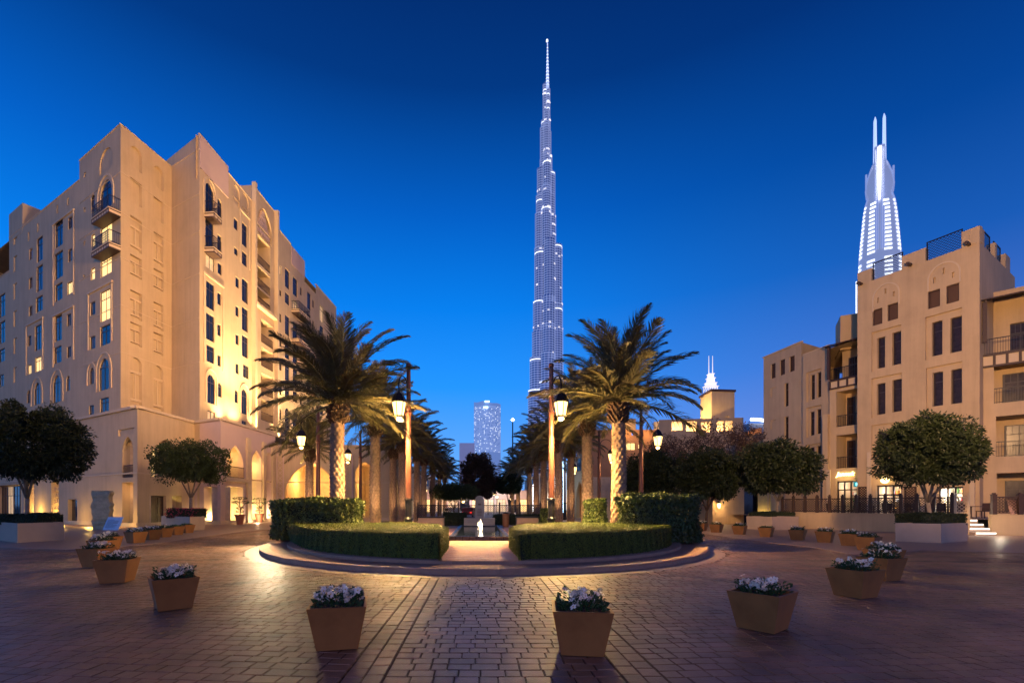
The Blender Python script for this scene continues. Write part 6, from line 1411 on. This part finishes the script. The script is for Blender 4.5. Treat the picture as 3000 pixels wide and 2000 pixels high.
# ------------------------------------------------------------------ avenue sides: lit arcades behind the palms
def arcade(name, label, A, B, h, n, m, lightc, e, zo=5.2, litback=None):
    F = Facade(A, B); t = thing(name, label, 'building', F.P(F.len / 2, 0)); L_ = F.len / n; hs = [(i * L_ + L_ * .2, (i + 1) * L_ - L_ * .2, 0, zo, 'pointed', .5) for i in range(n)]
    mb = MB(); wall(mb, F, 0, F.len, 0, h, hs, .5); ob('wall', mb.mesh('wall', m), t)
    rb = MB(); room(F, 0, F.len, 0, zo + .3, .5, 3.5, rb); ob('arcade_interior', rb.mesh('arcade_interior', litback or M_SHOP), t)
    for i in range(n):
        window(F, t, (i * L_ + L_ * .28, (i + 1) * L_ - L_ * .28, .1, 3.4), 'lit' if i % 3 else 'dim', None, 3.4)
        window(F, t, (i * L_ + L_ * .35, (i + 1) * L_ - L_ * .35, zo + 1.3, zo + 3), 'dark', None, -.02)
        if i % 2 == 0: light('POINT', F.P((i + .5) * L_, 4.2, -1.6), e, lightc, .2)
    return t
arcade('avenue_arcade', 'long arcade with warm lit arches behind the hotel side palms', (-13.5, 66), (-12.5, 150), 9.5, 12, M_PLASTER, (1, .62, .28), 260)
arcade('avenue_shops', 'row of brightly lit shops behind the terrace side palms', (12.5, 130), (13.5, 60), 8.5, 10, M_PLASTER, (.8, .9, 1), 380, 5.0)
M_SCR = mat('blue_white_screen', (.5, .7, .9), .4, 0, emis=(.45, .72, 1), estr=3)
for i, (px, D, w, h_, z) in enumerate(((1647, 60, 1.0, 6.5, .8), (1631, 66, .5, 5, .8), (1590, 76, .5, 5.5, .6), (1566, 88, .6, 5, .6))):
    x, y = at(px, D); mb = MB(); mb.box(-w / 2, w / 2, -.1, .1, 0, h_); tag(ob('light_column', mb.mesh('light_column', M_SCR if i % 2 == 0 else M_WHITE), loc=(x, y, z)), 'tall %s glowing column %s the terrace side palms' % (('blue white', 'slim white', 'narrow pale blue', 'far white')[i], ('beside the third lamp of', 'beside the blue one among', 'between the fourth and fifth of', 'at the far end of')[i]), 'light column')
# far end of the avenue: shop fronts and lights across the street
es = thing('street_end_shops', 'low brightly lit shop row across the end of the avenue', 'building', (0, 120, 0)); FE = Facade((-14, 118), (16, 118)); mb = MB(); hs = [(i * 3 + .3, i * 3 + 2.7, 0, 3.2, None, .4) for i in range(10)]
wall(mb, FE, 0, FE.len, 0, 5.5, hs, .4); ob('wall', mb.mesh('wall', M_PINK), es)
for i in range(10): window(FE, es, (i * 3 + .3, i * 3 + 2.7, .1, 3.2), ('lit', 'dark', 'dim', 'dim')[(i * 3) % 4], None, .3, 3)
for i in range(4): light('POINT', (-9 + i * 6, 114, 3.5), 900, ((1, .7, .55), (1, .75, .8), (.9, .9, 1), (1, .7, .5))[i], .3)
for i, (px, py, D) in enumerate(((1430, 1446, 85), (1447, 1446, 86), (1456, 1455, 100), (1352, 1458, 95), (1496, 1460, 100), (1357, 1468, 80))):
    p = at(px, D, py); t = thing('globe_lamp', ('left globe of the yellow pair', 'right globe of the yellow pair', 'bright globe lamp next to the yellow pair', 'small globe lamp left of the monument', 'globe lamp towards the terrace side palms', 'lower globe lamp left of the monument')[i] + ' at the avenue end', 'street lamp', (p.x, p.y, 0), 0, 'globe lamps at the end of the avenue')
    mb = MB(); mb.tube([(0, 0, 0), (0, 0, p.z - .2)], .06, 6); ob('post', mb.mesh('post', M_IRON), t, world=False); mb = MB(); mb.lathe((0, 0), [(.05, p.z - .25), (.2, p.z - .12), (.25, p.z), (.2, p.z + .12), (.02, p.z + .22)], 10); ob('globe', mb.mesh('globe', M_LAMPS, True), t, world=False)
def car(x, y, rot, label, m):
    t = thing('parked_car', label, 'car', (x, y, 0), rot, 'cars beyond the lattice fence'); mb = MB(); pr = [(-2.1, .3), (-2.1, .75), (-1.7, .85), (-1.0, 1.4), (.7, 1.42), (1.3, .95), (2.1, .8), (2.15, .3)]; k = len(pr)
    mb.add([(p[0], -.85, p[1]) for p in pr] + [(p[0], .85, p[1]) for p in pr], [tuple(range(k)), tuple(range(k, 2 * k))[::-1]] + [((i + 1) % k, i, k + i, k + (i + 1) % k) for i in range(k)]); ob('body', mb.mesh('body', m), t, world=False)
    for s_ in (-1, 1):
        mb = MB(); mb.add([(-.9, s_ * .86, .95), (-.75, s_ * .86, 1.32), (.6, s_ * .86, 1.32), (1.0, s_ * .86, .95)], [(0, 1, 2, 3)]); ob('side_window', mb.mesh('side_window', M_GLASS), t, world=False)
        for xx in (-1.35, 1.35):
            mb = MB(); mb.lathe((0, 0), [(.01, -.1), (.33, -.1), (.33, .1), (.01, .1)], 14); ob('wheel', mb.mesh('wheel', M_IRON), t, world=False, M=Matrix.Translation((xx, s_ * .8, .33)) @ Matrix.Rotation(R(90), 4, 'X'))
        for xx, nm, mm in ((2.14, 'headlight', M_WHITE), (-2.12, 'tail_light', mat('tail_red', (.5, .02, .02), .4, 0, emis=(1, .03, .02), estr=3))):
            mb = MB(); mb.box(xx - .03, xx + .03, s_ * .6 - .15, s_ * .6 + .15, .6, .74); ob(nm, mb.mesh(nm, mm), t, world=False)
car(at(1325, 68)[0], 68, R(-70), 'white car with headlights on seen through the fence', mat('white_paint', (.7, .7, .7), .3, 0, coat=.5)); car(at(1375, 72)[0], 72, R(80), 'red lit car tail seen through the fence', mat('red_paint', (.3, .02, .02), .3, 0, coat=.5))

# ------------------------------------------------------------------ skyline
def zsk(py, D): return EYE + (HY - py) / FP * D
# supertall tower of clustered setback lobes
DB = 843.; bk = thing('supertall_tower', 'slender stepped silver skyscraper with needle spire, lit white at each setback', 'skyscraper', at(1603, DB) + (0,))
M_BURJ = mat('tower_cladding_glow', (.16, .19, .32), .22, .12, .02, metal=.6, emis=(.10, .16, .46), estr=.14)  # floodlighting on the cladding is put in as emission
M_BAND = mat('tower_floor_band_glow', (.5, .5, .6), .4, .3, .05, emis=(.42, .50, .86), estr=.30)  # floodlit floor stripes painted as glowing bands
M_BANDH = mat('tower_bright_band_glow', (.8, .8, .9), .4, .3, .05, emis=(.86, .9, 1), estr=1.6)  # stronger floodlight near the setbacks, also painted as emission
tiers = [(340, 1587, 1602, 1608, 1612), (370, 1584, 1600, 1607, 1614), (455, 1583, 1598, 1606, 1617), (490, 1575, 1595, 1606, 1626), (560, 1572, 1595, 1606, 1626), (622, 1569, 1593, 1607, 1628), (715, 1567, 1592, 1612, 1647), (880, 1563, 1590, 1612, 1648), (960, 1560, 1588, 1612, 1649), (1045, 1553, 1585, 1612, 1650), (1130, 1548, 1582, 1612, 1652)]
bottoms = [t_[0] for t_ in tiers[1:]] + [1500]
cladb, bandb, brightb, litb, finb = MB(), MB(), MB(), MB(), MB(); br_ = random.Random(17); X_ = lambda px: (px - CX) / FP * DB; mpp = DB / FP
def lobe(px0, px1, py_top, py_bot, fwd, bright_top=10):
    r_ = (px1 - px0) / 2 * mpp; c = (X_((px0 + px1) / 2), DB + fwd); z1 = zsk(py_top, DB); z0 = max(0, zsk(py_bot, DB))
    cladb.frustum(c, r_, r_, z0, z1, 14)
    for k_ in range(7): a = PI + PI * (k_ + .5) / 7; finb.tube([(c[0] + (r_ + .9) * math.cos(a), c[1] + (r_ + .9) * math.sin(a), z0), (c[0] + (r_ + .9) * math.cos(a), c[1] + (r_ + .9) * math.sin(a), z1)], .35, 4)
    z = z0 + 2; k = 0
    while z < z1 - 1:
        hb = (z1 - z) < bright_top * mpp
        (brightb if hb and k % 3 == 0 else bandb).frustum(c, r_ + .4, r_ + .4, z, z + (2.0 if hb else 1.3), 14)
        if br_.random() < (.28 if hb else .07):
            for _ in range(br_.randrange(1, 5)):
                a = br_.uniform(PI, 2 * PI); litb.box(-br_.uniform(.8, 2.6), br_.uniform(.8, 2.6), -.7, .2, 0, br_.uniform(1.2, 2.6), Matrix.Translation((c[0] + (r_ + .3) * math.cos(a), c[1] + (r_ + .3) * math.sin(a), z + 1.5)) @ Matrix.Rotation(a + PI / 2, 4, 'Z'))
        z += 4.2; k += 1
for i, (pt, l0, c0, c1, r1) in enumerate(tiers):
    pb_ = bottoms[i]; w = r1 - l0
    lobe(l0, l0 + w * .42, pt + (4 if i % 2 else 12), pb_ + 14, 2, 22 if i in (0, 4, 6, 9) else 6); lobe(r1 - w * .42, r1, pt + (12 if i % 2 else 2), pb_ + 14, 4, 20 if i in (3, 6, 7) else 6); lobe(l0 + w * .28, r1 - w * .28, pt - 6, pb_ + 14, -6, 14 if i in (1, 5, 8) else 5)
lobe(1592, 1603, 246, 352, 2, 30); lobe(1601, 1610, 262, 345, 0, 60)
ob('lobe', cladb.mesh('lobe', M_BURJ), bk); ob('floor_band', bandb.mesh('floor_band', M_BAND), bk); ob('bright_band', brightb.mesh('bright_band', M_BANDH), bk); ob('fins', finb.mesh('fins', mat('steel_fin_glow', (.5, .53, .65), .25, 0, metal=.7, emis=(.45, .55, .9), estr=.34)), bk, kind='stuff'); ob('lit_windows', litb.mesh('lit_windows', mat('far_lit', (.9, .85, .8), .4, 0, emis=(1, .90, .84), estr=.9)), bk, kind='stuff')  # fins carry a painted edge highlight as emission
mb = MB(); mb.lathe((X_(1604), DB), [(3.2, zsk(265, DB)), (2.2, zsk(215, DB)), (1.4, zsk(170, DB)), (.7, zsk(117, DB))], 8); ob('spire', mb.mesh('spire', mat('spire_steel_glow', (.5, .55, .7), .3, 0, metal=.5, emis=(.55, .65, 1), estr=.8)), bk)  # light on the spire is emission in its steel
mb = MB()
for k in range(14): py = 262 - k * 10; mb.frustum((X_(1604), DB), 3.1 - k * .17, 3.1 - k * .17, zsk(py, DB), zsk(py, DB) + 1.0, 8)
mb.frustum((X_(1603), DB), 2.0, 1.6, zsk(122, DB), zsk(117, DB), 8); ob('spire_ring', mb.mesh('spire_ring', M_BANDH), bk)
wr = random.Random(3); mb = MB()
for i in range(120):
    py = wr.uniform(560, 1120); t_ = [q for q in tiers if q[0] < py][-1]; px = wr.uniform(t_[1] + 8, t_[4] - 8); mb.box(X_(px) - 1.2, X_(px) + wr.uniform(1, 3.5), DB - 34, DB - 33.5, zsk(py, DB), zsk(py, DB) + 2.2) if False else None
# twin spire hotel tower
DA = 370.; tw = thing('twin_spire_tower', 'white floodlit tower with curved shoulders and twin spires behind the apartments', 'skyscraper', at(2577, DA) + (0,), -math.atan((2577 - CX) / FP))
TH = math.atan((2577 - CX) / FP); mp = DA / FP * math.cos(TH); cx = 2577; xa = lambda px: (px - cx) * mp
M_AB = mat('address_cladding_glow', (.30, .32, .44), .35, .1, .05, emis=(.40, .46, .72), estr=.42); M_AS = mat('address_slab_glow', (.8, .8, .85), .4, 0, emis=(.94, .98, 1), estr=1.6); M_AR = mat('address_rib_glow', (.5, .52, .62), .3, .1, .05, metal=.3, emis=(.4, .45, .75), estr=.45)  # floodlight on cladding, slabs and ribs put into the materials as emission
prof = [(985, 66), (850, 64), (790, 63), (740, 60), (700, 56), (660, 52), (625, 49), (600, 44), (585, 39), (575, 37), (560, 40), (540, 40), (520, 36), (500, 29), (490, 22), (470, 18), (430, 17)]
mb = MB(); n = 20
def ell(cxx, cyy, rx, ry, z): return [(cxx + rx * math.cos(2 * PI * i / n), cyy + ry * math.sin(2 * PI * i / n), z) for i in range(n)]
rings = [ell(0, 0, w * mp, w * mp * .8, zsk(py, DA)) for py, w in [(1500, 66)] + prof]
mb.add(sum(rings, []), [(k * n + i, k * n + (i + 1) % n, (k + 1) * n + (i + 1) % n, (k + 1) * n + i) for k in range(len(rings) - 1) for i in range(n)]); ob('tower_body', mb.mesh('tower_body', M_AB, True), tw, world=False)
def wat(py): 
    for (a, b), (c, d) in zip(prof[:-1], prof[1:]):
        if c <= py <= a: return d + (b - d) * (py - c) / (a - c)
    return prof[0][1]
sl = MB(); py = 745
for py in list(range(606, 760, 12)) + list(range(775, 985, 12)):
    w = wat(py) * mp
    for a0, a1 in ((-100 + 0, -100 + 0), ):
        pass
    for s_ in (-1, 1):     # balcony slabs either side of the central spine, and the outer fins
        for a0, a1, o_ in ((13, 36, 1.02), (60, 80, 1.03)):
            vs = []
            for k in range(7):
                a = R(-90 + s_ * (a0 + (a1 - a0) * k / 6)); vs.append((xa(cx) + w * o_ * math.cos(a), w * .8 * o_ * math.sin(a)))
            for (p, q) in zip(vs[:-1], vs[1:]):
                z = zsk(py, DA); sl.add([(p[0], p[1], z), (q[0], q[1], z), (q[0], q[1], z + 1.5), (p[0], p[1], z + 1.5), (p[0], p[1] + 2, z), (q[0], q[1] + 2, z), (q[0], q[1] + 2, z + 1.5), (p[0], p[1] + 2, z + 1.5)], [(0, 1, 2, 3), (3, 2, 6, 7), (1, 0, 4, 5)])
ob('lit_balcony', sl.mesh('lit_balcony', M_AS), tw, world=False, kind='stuff')
rb = MB()
for s_ in (-1, 1):
    for pts in ([(40, 500), (40, 545), (36, 580), (44, 602), (50, 640), (56, 700), (61, 760), (65, 850)], [(20, 480), (28, 500), (38, 525), (41, 550), (38, 575)], [(12, 620), (12, 745)], [(6, 600), (6, 745)], [(14, 440), (12, 520), (13, 600)]):
        rb.tube([(xa(cx + s_ * w), -(wat(py) ** 2 - min(w, wat(py)) ** 2) ** .5 * mp * .8 - .5, zsk(py, DA)) for w, py in pts], .7, 5)
ob('rib', rb.mesh('rib', M_AR), tw, world=False)
mb = MB(); mb.tube([(xa(cx - 1 + 3 * (1 - k / 5) * .4), -wat(440 + k * 32) * mp * .8 - 1.4, zsk(440 + k * 32, DA)) for k in range(6)], [1.3, 1.1, .9, .9, .8, .5], 6); ob('light_strip', mb.mesh('light_strip', mat('strip_white', (.9, .9, .9), .4, 0, emis=(1, 1, 1), estr=4)), tw, world=False)
for s_ in (-1, 1):
    mb = MB(); mb.tube([(xa(cx + s_ * 13.5), 0, zsk(480, DA)), (xa(cx + s_ * 13.5), 0, zsk(350, DA)), (xa(cx + s_ * 13), 0, zsk(338, DA))], [1.3, 1.0, .25], 6); ob('spire', mb.mesh('spire', mat('spire_white_glow', (.7, .75, .9), .3, 0, emis=(.6, .72, 1), estr=.8)), tw, world=False)  # floodlit look of the spires comes from their own emission
mb = MB(); mb.box(xa(cx - 13), xa(cx + 13), -1, 1, zsk(434, DA), zsk(428, DA)); ob('spire_brace', mb.mesh('spire_brace', M_AR), tw, world=False)
# its lower slab wing: a dotted line of lights down the edge
mb = MB()
for py in range(840, 985, 7): mb.box(xa(2508), xa(2512), -20, -18, zsk(py, DA), zsk(py - 4, DA))
ob('edge_light', mb.mesh('edge_light', M_AS), tw, world=False)
# mid rise tower of lit windows at the end of the avenue
DM = 760.; md = thing('glass_office_tower', 'pale broad glass tower with many lit windows above the avenue trees', 'skyscraper', at(1428, DM) + (0,)); xm_ = lambda px: (px - CX) / FP * DM
mb = MB(); n = 12; fr_ = [(xm_(1388 + 80 * i / n), DM + 14 * ((i / n - .5) ** 2) * 4) for i in range(n + 1)]; zt_ = [zsk(1172 + 8 * (i / n) + 2 * math.sin(i), DM) for i in range(n + 1)]
for i in range(n): mb.quad((*fr_[i], 0), (*fr_[i + 1], 0), (*fr_[i + 1], zt_[i + 1]), (*fr_[i], zt_[i]))
mb.quad((*fr_[0], 0), (*fr_[0], zt_[0]), (fr_[0][0] + 5, DM + 50, zt_[0]), (fr_[0][0] + 5, DM + 50, 0)); mb.quad((*fr_[n], 0), (fr_[n][0], DM + 50, 0), (fr_[n][0], DM + 50, zt_[n]), (*fr_[n], zt_[n]))
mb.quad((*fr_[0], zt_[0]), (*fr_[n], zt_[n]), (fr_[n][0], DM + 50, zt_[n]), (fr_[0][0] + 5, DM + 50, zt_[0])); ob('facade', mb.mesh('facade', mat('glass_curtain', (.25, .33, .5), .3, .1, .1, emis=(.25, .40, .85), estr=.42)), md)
wa, wb_ = MB(), MB(); wr = random.Random(11)
for r_ in range(34):
    for c in range(22):
        f = (c + .5) / 22; i = int(f * n); x = xm_(1388 + 80 * f); y = DM + 14 * ((f - .5) ** 2) * 4 - .4; z = zsk(1190 + 4 * r_, DM)
        b = wa if wr.random() < .80 else wb_; 
        if wr.random() < .88: b.quad((x - .55, y, z), (x + .55, y, z), (x + .55, y, z + 1.15), (x - .55, y, z + 1.15))
ob('windows', wa.mesh('windows', mat('far_window_dim', (.4, .45, .6), .3, 0, emis=(.42, .55, .95), estr=.62)), md, kind='stuff'); ob('lit_windows', wb_.mesh('lit_windows', mat('far_window_lit', (.8, .8, .8), .3, 0, emis=(.9, .95, 1), estr=1.2)), md, kind='stuff')
mb = MB(); mb.box(xm_(1420), xm_(1434), DM - 2, DM - 1, zsk(1178, DM), zsk(1174, DM)); mb.box(xm_(1416), xm_(1430), DM - 2, DM - 1, zsk(1195, DM), zsk(1191, DM)); ob('roof_light', mb.mesh('roof_light', mat('cyan_white', (.9, .9, .9), .4, 0, emis=(.6, .9, 1), estr=3)), md)
D2 = 500.; mb = MB(); x0, x1 = (1346 - CX) / FP * D2, (1390 - CX) / FP * D2; mb.box(x0, x1, D2, D2 + 20, 0, zsk(1297, D2)); tag(ob('distant_block', mb.mesh('distant_block', mat('far_pink_block', (.35, .3, .42), .6, .1, .1, emis=(.3, .32, .6), estr=.35))), 'small pale block beside the broad glass tower', 'building')  # faint pale glow put into the block's material as emission
p = at(1502, 500, 1234); mb = MB(); mb.tube([(p.x, p.y, 0), (p.x, p.y, p.z)], [1, .6], 5); t = thing('distant_mast', 'distant mast with a white beacon among palm fronds', 'mast', (p.x, p.y, 0)); ob('pole', mb.mesh('pole', M_IRON), t); mb = MB(); mb.lathe((p.x, p.y), [(.5, p.z), (2, p.z + 1.6), (.5, p.z + 3.4)], 8); ob('beacon', mb.mesh('beacon', M_WHITE), t)
